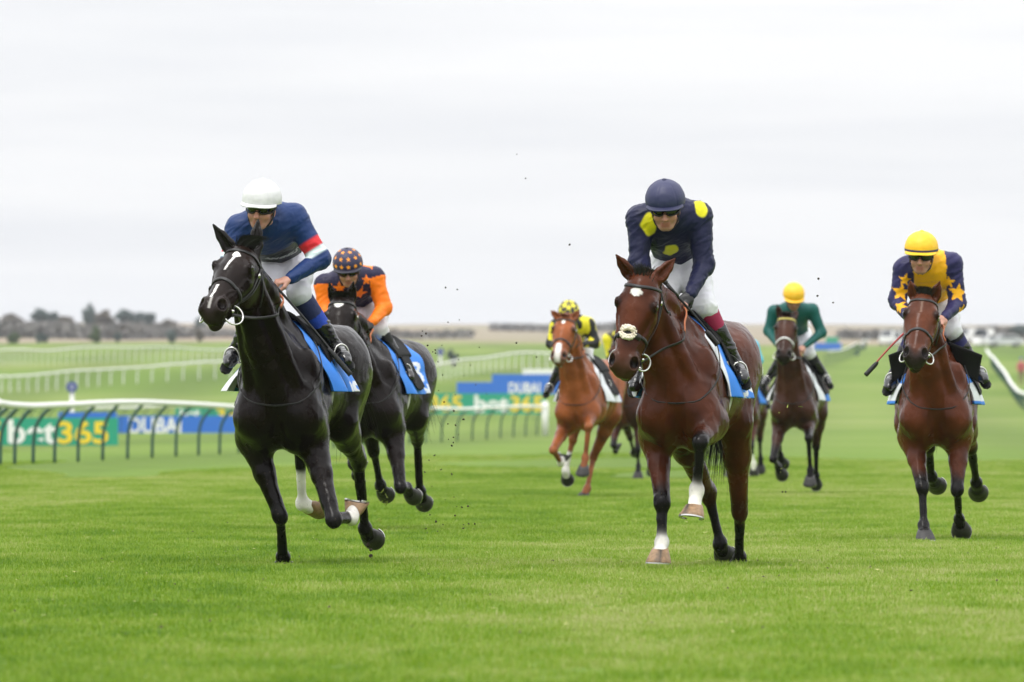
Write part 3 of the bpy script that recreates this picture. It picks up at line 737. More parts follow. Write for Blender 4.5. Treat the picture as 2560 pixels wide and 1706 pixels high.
SPEC['black'] = dict(u=692, D0=52.8, psi=5, bend=0.20, wide=1.12, zoff=-0.09, pitch=1, seed=12, h=0.0105, hf=0.0052,
    coat=(0.0052, 0.0028, 0.0021), head_col=(0.0105, 0.0058, 0.0042), muzzle=(0.022, 0.015, 0.013), ear_col=(0.012, 0.010, 0.009),
    poll=(603, 606, -0.35), nose=(519, 770, -0.73), hyaw=20, ears={-1: (533, 562, -0.28), 1: (646, 548, -0.26)}, ear_out=0.4,
    face=blaze_lead, forelock=(-0.01, 0.085, 0.03), nhair=190, nmane=260, ring=0.052, noseband_x=0.355,
    hoofcol={'lf': HORN, 'rh': HORN}, hoofrot={'rf': 42},
    legs=dict(rf=dict(K=(700, 1290, 0.20), F=(708, 1396, 0.50), C=(709, 1412, 0.56)),
              lf=dict(K=(834, 1300, -0.06), F=(879, 1297, 0.22), C=(885, 1278, 0.27), sock=0.75),
              rh=dict(K=(748, 1105, 1.00), F=(757, 1260, 1.15), C=(771, 1268, 1.21), sock=0.42),
              lh=dict(K=(896, 1152, 1.45), F=(912, 1322, 1.75), C=(921, 1336, 1.81))),
    label='black horse with a white stripe down its face, in front on the left')
SPEC['right'] = dict(u=2341, D0=63.5, psi=1.5, bend=0.05, wide=1.05, zoff=-0.11, pitch=1, seed=13, h=0.012, hf=0.0075,
    coat=(0.078, 0.0205, 0.0082), pt0=0.1, pt1=0.9, muzzle=(0.018, 0.013, 0.012), head_col=(0.090, 0.026, 0.011),
    poll=(2310, 729, -0.30), nose=(2286, 893, -0.64), hyaw=4, ears={-1: (2276, 703, -0.27), 1: (2350, 703, -0.27)}, ear_out=0.3,
    forelock=(-0.02, 0.0, 0.02), nhair=120, nmane=200, mark=(0.3, 0.2, 0.15),
    face=lambda x, y, z, nz: 0.5*((x > 0.07) & (x < 0.2))*(1-sstep(0.003, 0.009, np.abs(y)+0.004*nz))*(z > -0.08),
    legs=dict(rf=dict(K=(2306, 1218, 0.0), F=(2309, 1314, -0.08), C=(2311, 1331, -0.13)),
              lf=dict(K=(2393, 1226, 0.05), F=(2398, 1298, 0.32), C=(2400, 1313, 0.36)),
              rh=dict(K=(2322, 1118, 1.3), F=(2328, 1192, 1.55), C=(2334, 1205, 1.62)),
              lh=dict(K=(2428, 1118, 1.25), F=(2441, 1208, 1.6), C=(2443, 1222, 1.67))),
    label='bay horse with a dark muzzle and black mane, at the far right')
SPEC['second'] = dict(u=915, D0=68.8, psi=8, bend=0.10, zoff=-0.06, pitch=1, seed=14, h=0.012, hf=0.008,
    coat=(0.0060, 0.0032, 0.0024), head_col=(0.0095, 0.0060, 0.0048),
    poll=(852, 737, -0.30), nose=(840, 885, -0.60), hyaw=8, ears={-1: (823, 706, -0.28), 1: (884, 704, -0.28)}, ear_out=0.5,
    face=star(0.10, -0.008, 0.032, 0.030), forelock=(0.0, 0.0, 0.03), nhair=160,
    legs=dict(rf=dict(K=(885, 1160, -0.2), F=(893, 1190, 0.1), C=(895, 1175, 0.15)),
              lf=dict(K=(1002, 1218, 0.0), F=(1018, 1222, 0.27), C=(1024, 1232, 0.32)),
              rh=dict(K=(934, 1128, 1.2), F=(951, 1215, 1.42), C=(957, 1227, 1.48)),
              lh=dict(K=(1043, 1100, 1.3), F=(1050, 1228, 1.55), C=(1055, 1246, 1.62))),
    label='dark horse with a white star, tucked in behind the black leader')
SPEC['chestnut'] = dict(u=1440, D0=95.0, psi=12, zoff=-0.05, pitch=1, seed=15, h=0.015, hf=0.011,
    coat=(0.230, 0.068, 0.022), points=(0.24, 0.08, 0.03), muzzle=(0.20, 0.09, 0.06), mane=(0.20, 0.06, 0.02), head_col=(0.24, 0.072, 0.025),
    poll=(1413, 785, -0.30), nose=(1393, 895, -0.60), hyaw=10, ears={-1: (1376, 776, -0.22), 1: (1451, 774, -0.22)}, ear_out=0.5,
    face=face_chestnut, forelock=(0.05, 0.0, 0.02), nhair=80,
    legs=dict(rf=dict(K=(1383, 1125, -0.15), F=(1402, 1158, 0.12), C=(1407, 1148, 0.18), sock=0.8),
              lf=dict(E=(1475, 1042, 0.1), K=(1472, 1066, -0.28), F=(1463, 1145, -0.25), C=(1459, 1168, -0.28)),
              rh=dict(K=(1432, 1098, 1.0), F=(1414, 1178, 1.0), C=(1416, 1189, 1.04), sock=0.35),
              lh=dict(K=(1484, 1141, 1.3), F=(1468, 1222, 1.1), C=(1461, 1236, 1.05))),
    label='chestnut horse with white on its nose, left of the bay leader')
SPEC['green'] = dict(u=1980, D0=99.0, psi=8, zoff=-0.03, pitch=1, seed=16, h=0.016, hf=0.012,
    coat=(0.045, 0.018, 0.011), pt0=0.0, pt1=0.8,
    poll=(1967, 783, -0.30), nose=(1958, 892, -0.60), hyaw=3, ears={-1: (1942, 760, -0.25), 1: (1995, 775, -0.15)}, ear_out=0.4,
    forelock=(0.03, 0.0, 0.03), nhair=80,
    legs=dict(rf=dict(K=(1933, 1148, -0.05), F=(1945, 1168, 0.25), C=(1949, 1178, 0.29)),
              lf=dict(K=(2021, 1095, -0.2), F=(2026, 1176, -0.1), C=(2025, 1194, -0.12)),
              rh=dict(K=(1945, 1085, 1.2), F=(1950, 1140, 1.4), C=(1953, 1150, 1.44)),
              lh=dict(K=(2040, 1115, 1.2), F=(2040, 1190, 1.35), C=(2040, 1202, 1.40))),
    label='dark bay horse with a pale yellow browband, under the rider in green')
SPEC['hidden'] = dict(u=1562, D0=122.0, psi=10, zoff=-0.04, pitch=1, seed=17, h=0.022,
    coat=(0.050, 0.018, 0.011), poll=(1545, 850, -0.3), nose=(1538, 935, -0.6), hyaw=5, nhair=40, nmane=120, ntail=60,
    legs=dict(rf=dict(K=('L', 0.05, -0.16, 0.55), F=('L', -0.20, -0.17, 0.45), C=('L', -0.25, -0.17, 0.50)),
              lf=dict(K=('L', -0.15, 0.16, 0.48), F=('L', -0.20, 0.16, 0.24), C=('L', -0.17, 0.16, 0.15)),
              rh=dict(K=('L', -1.45, -0.16, 0.62), F=('L', -1.75, -0.16, 0.42), C=('L', -1.82, -0.16, 0.40)),
              lh=dict(K=('L', -1.30, 0.16, 0.60), F=('L', -1.40, 0.16, 0.30), C=('L', -1.40, 0.16, 0.20))),
    label='dark bay horse mostly hidden between the chestnut and the bay leader')
SPEC['blue'] = dict(u=1848, D0=126.0, psi=8, zoff=-0.04, pitch=1, seed=18, h=0.022,
    coat=(0.060, 0.020, 0.012), poll=(1838, 862, -0.3), nose=(1832, 945, -0.6), hyaw=5, nhair=40, nmane=120, ntail=60,
    legs=dict(rf=dict(K=('L', -0.10, -0.16, 0.48), F=('L', -0.12, -0.16, 0.22), C=('L', -0.07, -0.16, 0.14)),
              lf=dict(K=('L', 0.02, 0.18, 0.52), F=('L', -0.08, 0.20, 0.26), C=('L', -0.10, 0.20, 0.18), sock=0.4),
              rh=dict(K=('L', -1.45, -0.16, 0.62), F=('L', -1.75, -0.16, 0.42), C=('L', -1.82, -0.16, 0.40)),
              lh=dict(K=('L', -1.30, 0.16, 0.60), F=('L', -1.40, 0.16, 0.30), C=('L', -1.40, 0.16, 0.20))),
    label='horse with a white sock glimpsed behind the bay leader')
HS = {}
# ------------------------------------------------------------------ saddles and saddle cloths
def drape_pts(H, fs, ths, off, cz=1.22):
    """Points on the trunk: fs along the back, ths the angle from straight up (grid fs x ths)."""
    L, T = H.L, H.T; rs = np.linspace(0.05, 0.62, 70); out = np.zeros((len(fs), len(ths), 3)); nr = np.zeros_like(out)
    for i, f in enumerate(fs):
        c = L(f, 0, cz); up = nrm(L(f, 0, cz+1)-c); dirs = np.array([H.lf*math.sin(t)+up*math.cos(t) for t in ths])
        pts = c+dirs[:, None, :]*rs[None, :, None]*H.sc
        v = T.value(pts.reshape(-1, 3)).reshape(len(ths), len(rs))
        for j in range(len(ths)):
            k = np.argmax(v[j] > 0); k = max(k, 1); t = v[j, k-1]/(v[j, k-1]-v[j, k]+1e-9)
            r = rs[k-1]+t*(rs[k]-rs[k-1]); out[i, j] = c+dirs[j]*(r*H.sc+off); nr[i, j] = dirs[j]
    return out, nr
def sheet(name, G3, mat, parent, th=0.006, cols=None, nr=None):
    """A cloth or leather sheet from a grid of points, with thickness."""
    a, b = G3.shape[:2]; V = G3.reshape(-1, 3)
    if nr is None:
        gu = np.gradient(G3, axis=0); gv = np.gradient(G3, axis=1); nr = np.cross(gu, gv); nr = nr/(np.linalg.norm(nr, axis=-1, keepdims=True)+1e-9)
    V2 = (G3-nr*th).reshape(-1, 3); n = a*b
    idx = np.arange(n).reshape(a, b)
    q = np.stack([idx[:-1, :-1], idx[1:, :-1], idx[1:, 1:], idx[:-1, 1:]], -1).reshape(-1, 4)
    Fc = [q, q[:, ::-1]+n]
    rim = np.concatenate([idx[:, 0], idx[-1, 1:], idx[-2::-1, -1], idx[0, -2:0:-1]]); rim2 = np.roll(rim, -1)
    Fc.append(np.stack([rim, rim+n, rim2+n, rim2], -1))
    return mesh_obj(name, np.concatenate([V, V2]), np.concatenate(Fc), mat, parent, cols=None if cols is None else np.concatenate([cols.reshape(-1, 3)]*2))
BLUE = A(0.034, 0.205, 0.68); WHITE = A(0.70, 0.72, 0.76)
def strokes_mask(X, Y, lines, w):
    m = np.full(X.shape, 9.0)
    for ln in lines:
        for (x0, y0), (x1, y1) in zip(ln[:-1], ln[1:]):
            dx, dy = x1-x0, y1-y0; t = np.clip(((X-x0)*dx+(Y-y0)*dy)/(dx*dx+dy*dy+1e-9), 0, 1)
            m = np.minimum(m, np.hypot(X-x0-t*dx, Y-y0-t*dy))
    return m < w
def arc(cx, cy, r, a0, a1, n=9, ry=None):
    return [(cx+r*math.cos(math.radians(t)), cy+(ry or r)*math.sin(math.radians(t))) for t in np.linspace(a0, a1, n)]
# writing on the cloths, in metres: x backwards along the horse, y downwards
EIGHT = [arc(0.0, -0.05, 0.042, 0, 360, 16), arc(0.0, 0.05, 0.050, 0, 360, 16)]
SCRIPT = [[(-0.10, -0.06), (-0.10, 0.03)]+arc(-0.06, 0.03, 0.04, 180, 0, 8)+[(-0.02, -0.03)], arc(0.05, 0.0, 0.035, 0, 330, 12),
          [(0.10, -0.07), (0.10, 0.05), (0.15, 0.05), (0.15, -0.01)], [(-0.05, 0.10), (-0.045, 0.105)], [(0.0, 0.10), (0.005, 0.105)], [(0.13, 0.09), (0.135, 0.095)]]
def build_saddle(H, label, panel=None, marks=(), flap=1.0, nf=46, nt=110, foot=None, thm=112, pads=False, girth=True, fend=-0.84, flare={}):
    root = empty('saddle', label, 'saddle', 'racing saddles', loc=H.L(-0.62, 0, 1.5))
    L = H.L
    fs = np.linspace(-0.33, fend, nf); ths = np.radians(np.linspace(-thm, thm, nt))
    G3, nr = drape_pts(H, fs, ths, 0.012)
    lr = random.Random(H.S['seed'])
    # the cloth hangs clear of the barrel below and ripples at its hem
    for i, f in enumerate(fs):
        for j, t in enumerate(ths):
            s = 1 if t > 0 else -1; fl = flare.get(s, 1.0)
            hang = max(0.0, (abs(t)-(1.15 if fl <= 1 else 0.85))/0.8)
            G3[i, j] += H.lf*s*hang*(0.055*fl+0.030*math.sin(f*26+s*1.3)+0.012*math.sin(f*61+j*0.02))+H.fw*hang*0.015*math.sin(f*19+s)
            G3[i, j] += nr[i, j]*0.004*math.sin(f*34+3*t)
    X = (-(fs+0.60))[:, None]*np.ones(len(ths))[None]; ang = np.abs(ths)[None]*np.ones(len(fs))[:, None]; Y = (ang-1.35)*0.36
    cols = np.tile(BLUE, (nf, nt, 1)).astype(float)
    if panel is not None: cols[panel(X, Y, ths[None]*np.ones((nf, 1)))] = WHITE
    for (lines, cx, cy, w, side) in marks:
        sgn = np.sign(ths)[None]*np.ones((nf, 1))
        m = strokes_mask((X-cx)*(1 if side > 0 else -1), Y-cy, lines, w) & (sgn == side)
        cols[m] = WHITE
    sheet('saddle_cloth', G3, M['cloth'], root, 0.006, cols, nr)
    # saddle: seat, flaps
    fs2 = np.linspace(-0.42, -0.86, 24); ths2 = np.radians(np.linspace(-40, 40, 21))
    S3, n3 = drape_pts(H, fs2, ths2, 0.030)
    for i, f in enumerate(fs2):
        e = ((f+0.64)/0.22)**2
        for j, t in enumerate(ths2): S3[i, j] += n3[i, j]*0.035*e*math.exp(-(t/0.35)**2)
    sheet('seat', S3, M['flap'], root, 0.022, None, n3)
    for s in (-1, 1):
        ff = np.linspace(-0.50, -0.74, 16); tf = np.radians(np.linspace(28, 28+60*flap, 26))*s
        Fp, nf3 = drape_pts(H, ff, tf, 0.018)
        for i in range(len(ff)):
            for j in range(len(tf)):
                q = j/(len(tf)-1); hg = max(0.0, (abs(tf[j])-1.15)/0.8); Fp[i, j] += H.lf*s*hg*0.075+nf3[i, j]*(0.004+0.008*q)+H.fw*0.05*math.sin(q*math.pi*0.8)*(1-i/(len(ff)-1))+A(0, 0, -0.03)*(math.sin(math.pi*i/(len(ff)-1))*q)
        if s < 0: Fp = Fp[:, ::-1]; nf3 = nf3[:, ::-1]
        sheet('saddle_flap', Fp, M['flap'], root, 0.008, None, nf3)
        if pads:                                                # stiff black weight-cloth flaps standing off the shoulder
            c00, c10, c11, c01 = L(-0.30, s*0.09, 1.60), L(-0.33, s*0.335, 1.50), L(-0.40, s*0.30, 1.30), L(-0.34, s*0.14, 1.42)
            gg = np.array([[lerp(lerp(c00, c10, x), lerp(c01, c11, x), y)+H.fw*(0.03*math.sin(x*3)+0.015*math.sin(y*3+x*4)) for y in np.linspace(0, 1, 10)] for x in np.linspace(0, 1, 14)])
            if s > 0: gg = gg[:, ::-1]
            sheet('weight_flap', gg, M['flap'], root, 0.012)
    if girth:
        tg = np.radians(np.linspace(62, 298, 70)); gp, gn = drape_pts(H, np.array([-0.50]), tg, 0.006)
        ribbon('girth', gp[0], gn[0], 0.085, 0.010, M['girth'], root)
    if foot:
        for s, (ank, toe) in foot.items():
            top = L(-0.56, s*0.20, 1.42); bot = lerp(ank, toe, 0.55)-A(0, 0, 0.03)
            side = nrm(np.cross(toe-ank, A(0, 0, 1)))*(1)
            topr = bot+A(0, 0, 0.095)
            ribbon('stirrup_leather', catmull([top, lerp(top, topr, 0.5)+H.lf*s*0.02, topr], 14), np.tile(H.lf*s, (14, 1)), 0.022, 0.004, M['leather'], root)
            arch = [bot+side*0.048, bot+side*0.050+A(0, 0, 0.035), bot+side*0.034+A(0, 0, 0.078), topr, bot-side*0.034+A(0, 0, 0.078), bot-side*0.050+A(0, 0, 0.035), bot-side*0.048]
            st = tube('stirrup', arch, 0.006, M['steel'], root, n=26, seg=8)
            ribbon('tread', np.array([bot-side*0.06, bot, bot+side*0.06]), np.tile(A(0, 0, 1), (3, 1)), 0.032, 0.012, M['steel'], st)
    return root
def neck_strap(H, name, parent, ctr, low, wid=0.010, n=60):
    """A cord round the base of the neck: rays from ctr in a sloping plane, laid on the coat; low is its lowest point."""
    v = nrm(low-ctr); ts = np.linspace(0, 2*math.pi, n); dirs = np.array([v*math.cos(t)+H.lf*math.sin(t) for t in ts]); rs = np.linspace(0.06, 0.55, 90)
    pts = ctr+dirs[:, None]*rs[None, :, None]; pr = H.G.near(pts.reshape(-1, 3), 0.02); val = H.G.value(pts.reshape(-1, 3), pr).reshape(n, -1)
    k = np.maximum(np.argmax(val > 0, 1), 1); r = rs[k]
    for _ in range(3): r = np.convolve(np.concatenate([r[-4:-1], r, r[1:4]]), np.ones(7)/7, 'valid')
    p = ctr+dirs*(np.maximum(r, rs[k]-0.01)+0.008)[:, None]
    return ribbon(name, p, dirs, wid, 0.007, M['rubber'], parent)

# ------------------------------------------------------------------ riders
def normals_of(V, Fq):
    n = np.zeros_like(V); a = V[Fq[:, 0]]; b = V[Fq[:, 1]]; c = V[Fq[:, 2]]; d = V[Fq[:, 3]]
    fn = np.cross(c-a, d-b)
    for k in range(4):
        for j in range(3): n[:, j] += np.bincount(Fq[:, k], fn[:, j], len(V))
    return n/(np.linalg.norm(n, axis=1, keepdims=True)+1e-12)
def wrinkle(V, Fq, amp, fr, seed, diag=False):
    nr = normals_of(V, Fq); o = seed*3.7; out = np.zeros(len(V)); W_ = V
    if diag: W_ = np.stack([V[:, 0]*0.5+V[:, 2]*0.5, V[:, 1], V[:, 2]*1.3-V[:, 0]*0.9], -1)
    for i, p in enumerate(W_):
        x, y, z = p[0]*fr[0]+o, p[1]*fr[1]+o, p[2]*fr[2]
        w = mnoise.noise((x*0.6, y*0.6, z*0.6))
        out[i] = (1-abs(mnoise.noise((x+1.6*w, y+1.6*w, z)))*2.2)*0.7+(1-abs(mnoise.noise((x*2.1, y*2.1, z*2.1+w)))*2)*0.3
    return V+nr*(out*amp)[:, None]
def hand(F, w, d, pn, thumb, sc=1.0, curl=1.0, col=None):
    """w wrist, d wrist-to-knuckles, pn palm side, thumb: +1/-1 which side the thumb leaves the palm."""
    d = nrm(d); pn = nrm(pn-d*(pn@d)); y = np.cross(pn, d)*thumb
    F.cone(w-d*0.02, w+d*0.030*sc, 0.025*sc, 0.028*sc, 0.012, col, flat=(pn, 0.75))
    F.cone(w+d*0.025*sc+y*0.014*sc, w+d*0.078*sc+y*0.020*sc, 0.024*sc, 0.019*sc, 0.012, col, flat=(pn, 0.62))
    F.cone(w+d*0.025*sc-y*0.014*sc, w+d*0.072*sc-y*0.022*sc, 0.024*sc, 0.018*sc, 0.012, col, flat=(pn, 0.62))
    for i, (off, ln) in enumerate(((0.031, 0.95), (0.010, 1.05), (-0.012, 1.0), (-0.032, 0.80))):
        k = w+d*(0.088-0.006*abs(off-0.01)/0.02)*sc+y*off*sc; dirv = d
        angs = (55*curl, 75*curl, 45*curl); p = k; r = 0.0105*sc*(0.9 if i == 3 else 1)
        F.ell(k-pn*0.002, r*1.15, None, 0.006, col)
        for a_, l_ in zip(angs, (0.042, 0.027, 0.021)):
            dirv = rot(dirv, np.cross(dirv, pn), math.radians(a_)); q = p+dirv*l_*ln*sc
            F.cone(p, q, r, r*0.92, 0.003, col); p = q; r *= 0.92
            # keep the bending plane
    b = w+d*0.025*sc+y*0.030*sc+pn*0.006
    t1 = b+(d*0.030+y*0.018+pn*0.018)*sc; t2 = t1+(d*0.026-y*0.006+pn*0.016)*sc; t3 = t2+(d*0.016-y*0.016+pn*0.008)*sc
    F.cone(b, t1, 0.015*sc, 0.0125*sc, 0.010, col); F.cone(t1, t2, 0.0125*sc, 0.0115*sc, 0.004, col); F.cone(t2, t3, 0.0115*sc, 0.009*sc, 0.004, col)
def star_mask(V, c, g, up, R):
    """Five-pointed star lying on the surface at c with normal g."""
    g = nrm(g); up = nrm(up-g*(up@g)); rt = np.cross(up, g); q = V-c
    dn = q@g; x = q@rt; y = q@up; r = np.hypot(x, y); a = np.arctan2(x, y)
    m = np.mod(a+math.pi/5, 2*math.pi/5)-math.pi/5; ri = 0.45*R
    # edge line from outer tip (angle 0, R) to inner notch (angle pi/5, ri)
    px_, py_ = r*np.cos(m), r*np.abs(np.sin(m)); x1, y1 = R, 0.0; x2, y2 = ri*math.cos(math.pi/5), ri*math.sin(math.pi/5)
    s = (x2-x1)*(py_-y1)-(y2-y1)*(px_-x1)
    return (s > 0) & (np.abs(dn) < max(0.05, R*0.8)) & (r < R*1.02)
SKIN = A(0.46, 0.24, 0.175)

def build_rider(H, J):
    """A crouching jockey. Image-left limbs are 'a', image-right limbs 'b'."""
    D0 = H.S['D0']; sc = J.get('scale', 1.0)
    def px(t):
        if isinstance(t[0], str): return H.L(*t[1:])
        return P(t[0], t[1], D0+t[2])
    g = {k: px(v) for k, v in J['j'].items()}; root = empty('person', J['label'], 'person', 'jockeys', loc=g['hip_a']*0.5+g['hip_b']*0.5)
    R = Horse(); R.g = g; R.root = root; R.J = J
    fine = J['h']
    lat = nrm(g['sh_b']-g['sh_a']); sm = lerp(g['sh_a'], g['sh_b'], 0.5); hm = lerp(g['hip_a'], g['hip_b'], 0.5); sp = nrm(hm-sm)
    bk = nrm(np.cross(lat, sp)); bk = bk if bk[2] > 0 else -bk                      # the back side of the trunk
    hl = nrm(g['hip_b']-g['hip_a'])
    # head frame
    y_, p_ = math.radians(J['yaw']), math.radians(J['pit']); fd = A(-math.sin(y_)*math.cos(p_), -math.cos(y_)*math.cos(p_), -math.sin(p_))
    l0 = A(math.cos(y_), -math.sin(y_), math.tan(math.radians(J.get('roll', 0)))); hlat = nrm(l0-fd*(l0@fd)); hu = np.cross(fd, hlat); Rh = np.array([hlat, fd, hu])
    c = g['head']; hs = J.get('hs', 1.0)
    def q(x, y, z): return c+(hlat*x+fd*y+hu*z)*hs
    # skin: one continuous body
    B = Field(); sk = np.array(J.get('skin', SKIN)); lip = sk*A(0.85, 0.55, 0.55)
    B.ell(q(0, -0.012, 0.02), A(0.074, 0.094, 0.098)*hs, Rh, 0.03, sk)
    B.ell(q(0, 0.030, -0.045), A(0.058, 0.058, 0.060)*hs, Rh, 0.035, sk)
    B.ell(q(0, 0.058, -0.092), A(0.026, 0.024, 0.020)*hs, Rh, 0.03, sk)             # chin
    for s in (-1, 1):
        B.ell(q(s*0.042, 0.055, -0.030), A(0.024, 0.022, 0.024)*hs, Rh, 0.02, sk*A(1.05, 0.92, 0.9))     # cheek
        B.cone(q(s*0.052, 0.0, -0.070), q(s*0.020, 0.055, -0.092), 0.022*hs, 0.018*hs, 0.02, sk)     # jaw line
        B.ell(q(s*0.076, -0.012, -0.012), A(0.010, 0.020, 0.032)*hs, Rh, 0.006, sk*A(1.05, 0.85, 0.82))  # ear
    B.cone(q(0, 0.082, 0.012), q(0, 0.112, -0.030), 0.011*hs, 0.0145*hs, 0.010, sk*A(1.05, 0.92, 0.90))   # nose
    for s in (-1, 1): B.ell(q(s*0.013, 0.097, -0.034), 0.0095*hs, None, 0.006, sk*A(0.95, 0.78, 0.75))
    B.cone(q(-0.018, 0.081, -0.061), q(0.018, 0.081, -0.061), 0.007*hs, 0.007*hs, 0.006, lip)
    B.cone(q(-0.015, 0.080, -0.072), q(0.015, 0.080, -0.072), 0.0075*hs, 0.0075*hs, 0.006, lip)
    B.cone(q(-0.022, 0.096, -0.0665), q(0.022, 0.096, -0.0665), 0.0028*hs, 0.0028*hs, 0.004, op=1)
    nk = sm+bk*0.02
    B.cone(nk, q(0, -0.035, -0.05), 0.058*sc, 0.052*sc, 0.03, sk)
    B.cone(sm, hm, 0.10*sc, 0.085*sc, 0.03, sk, flat=(lat, 1.2)); B.cone(g['sh_a'], g['sh_b'], 0.045*sc, 0.045*sc, 0.03, sk)
    for e in 'ab':
        sh, el, wr, hp, kn, an, to = (g[k+'_'+e] for k in ('sh', 'el', 'wr', 'hip', 'kn', 'an', 'to'))
        B.cone(sh, el, 0.042*sc, 0.034*sc, 0.03, sk); B.cone(el, wr, 0.034*sc, 0.024*sc, 0.03, sk)
        B.cone(hp, kn, 0.065*sc, 0.045*sc, 0.03, sk); B.cone(kn, an, 0.042*sc, 0.030*sc, 0.03, sk); B.cone(an, lerp(an, to, 0.7), 0.028*sc, 0.022*sc, 0.02, sk)
        gcol = J.get('glove', {}).get(e)
        hd, pn, th = J['hand'][e]
        hand(B, wr, np.array(hd, float), np.array(pn, float), th, sc*1.02, J.get('curl', 1.0), sk)
    fmin = np.minimum(c-0.14, np.minimum(g['wr_a'], g['wr_b'])-0.14); fmax = np.maximum(c+0.14, np.maximum(g['wr_a'], g['wr_b'])+0.14)
    V, Fq = B.mesh(fine*2.0, (fmin, fmax), fine*0.66, smooth=1) if fine < 0.01 else B.mesh(fine, smooth=1)
    bc = B.colors(V, sk, 0.004)
    bw = (V-c)@fd/hs; bz = (V-c)@hu/hs; inhd = np.linalg.norm(V-c, axis=1) < 0.16*hs
    sh_ = inhd & (bz < -0.045) & (bw > 0.0); bc[sh_] = bc[sh_]*A(0.88, 0.88, 0.90)           # light beard shadow
    hair_ = inhd & (bw < 0.0) & (bz > -0.06) & (np.abs((V-c)@hlat) > 0.05*hs) & (bz > 0.0); bc[hair_] = A(0.03, 0.02, 0.015)
    for e in 'ab':
        if J.get('glove', {}).get(e):
            hd = nrm(J['hand'][e][0]); t = (V-g['wr_'+e])@hd; near = np.linalg.norm(V-g['wr_'+e]-hd*0.06, axis=1) < 0.13
            lim = J['glove'][e]; m = near & (t > -0.05) & (t < lim); bc[m] = A(0.012, 0.012, 0.013)
    mesh_obj('body', V, Fq, M['skin'], root, cols=bc)
    # silks
    K = Field(); jr = J.get('loose', 1.0)
    K.cone(sm-sp*0.01, hm-sp*0.02, 0.128*sc*jr, 0.110*sc*jr, 0.06, flat=(lat, 1.24))
    K.ell(lerp(sm, hm, 0.28)+bk*0.03, A(0.165, 0.19, 0.115)*sc*jr, np.array([lat, sp, bk]), 0.06)
    K.ell(lerp(sm, hm, 0.20)-bk*0.045, A(0.150, 0.15, 0.085)*sc*jr, np.array([lat, sp, bk]), 0.05)
    K.cone(g['sh_a'], g['sh_b'], 0.075*sc*jr, 0.075*sc*jr, 0.06)
    K.cone(nk-sp*0.02, lerp(nk, q(0, -0.035, -0.05), 0.45), 0.078*sc, 0.066*sc, 0.03)
    for e in 'ab':
        sh, el, wr = (g[k+'_'+e] for k in ('sh', 'el', 'wr'))
        K.cone(sh, el, 0.078*sc*jr, 0.058*sc*jr, 0.04); K.cone(el, lerp(el, wr, 0.86), 0.058*sc*jr, 0.036*sc*jr, 0.035)
        K.cone(lerp(el, wr, 0.84), lerp(el, wr, 0.97), 0.033*sc, 0.034*sc, 0.012)
    R.K = K; R.lat, R.sp, R.bk, R.sm, R.hm = lat, sp, bk, sm, hm
    V, Fq = K.mesh(fine)
    if fine < 0.012: V = wrinkle(wrinkle(V, Fq, 0.0065, (9, 9, 11), J['seed'], True), Fq, 0.0022, (22, 22, 26), J['seed']+2, True)
    jc = J['silks'](R, V)
    mesh_obj('jacket', V, Fq, M['silk'], root, cols=jc)
    # breeches
    W = Field(); br = np.array(J.get('breeches', (0.70, 0.70, 0.74)))
    W.cone(hm-sp*0.07, hm+sp*0.02, 0.112*sc, 0.118*sc, 0.05, flat=(hl, 1.22))
    for e in 'ab':
        hp, kn, an = (g[k+'_'+e] for k in ('hip', 'kn', 'an'))
        W.ell(hp+bk*0.01+sp*0.05, 0.105*sc, None, 0.06)
        W.cone(hp, lerp(hp, kn, 0.5), 0.105*sc, 0.090*sc, 0.05); W.cone(lerp(hp, kn, 0.5), kn, 0.090*sc, 0.068*sc, 0.04)
        W.ell(kn, 0.066*sc, None, 0.03); W.cone(kn, lerp(kn, an, J.get('br_end', 0.16)), 0.064*sc, 0.054*sc, 0.03)
    V, Fq = W.mesh(fine*1.15)
    if fine < 0.012: V = wrinkle(V, Fq, 0.0060, (9, 9, 13), J['seed']+5, True)
    bcs = np.tile(br, (len(V), 1))
    if 'breech_paint' in J: bcs = J['breech_paint'](R, V, bcs)
    mesh_obj('breeches', V, Fq, M['breeches'], root, cols=bcs)
    # socks or gaiters, boots
    R.feet = {}
    for e in 'ab':
        kn, an, to = g['kn_'+e], g['an_'+e], g['to_'+e]; ld = nrm(an-kn)
        s0, s1 = J.get('sock_t', (0.14, 0.42)); So = Field(); nseg = J['sock']
        So.cone(lerp(kn, an, s0), lerp(kn, an, s1+0.04), 0.066*sc, 0.056*sc, 0.02)
        V, Fq = So.mesh(fine*1.1); t = ((V-kn)@(an-kn))/((an-kn)@(an-kn))
        if fine < 0.012: V = wrinkle(V, Fq, 0.0016, (16, 16, 50), 3)
        cs = np.tile(np.array(nseg[0]), (len(V), 1))
        if len(nseg) > 1: cs[t > nseg[2]] = nseg[1]
        mesh_obj('sock', V, Fq, M['sock'], root, cols=cs)
        Bo = Field(); fdv = nrm(to-an)
        Bo.cone(lerp(kn, an, s1), lerp(kn, an, max(0.72, s1+0.1)), 0.061*sc, 0.053*sc, 0.02); Bo.cone(lerp(kn, an, max(0.72, s1+0.1)), an, 0.053*sc, 0.045*sc, 0.02)
        heel = an+ld*0.035-fdv*0.035
        Bo.ell(heel, 0.036*sc, None, 0.03)
        Bo.cone(an+ld*0.02, to-fdv*0.04, 0.042*sc, 0.040*sc, 0.03); Bo.cone(to-fdv*0.05, to, 0.040*sc, 0.030*sc, 0.02)
        V, Fq = Bo.mesh(fine*1.0)
        if fine < 0.012: V = wrinkle(V, Fq, 0.0042, (10, 10, 34), J['seed']+9)
        bo = mesh_obj('boot', V, Fq, M['boot'], root, cols=np.tile(A(0.008, 0.008, 0.009), (len(V), 1)))
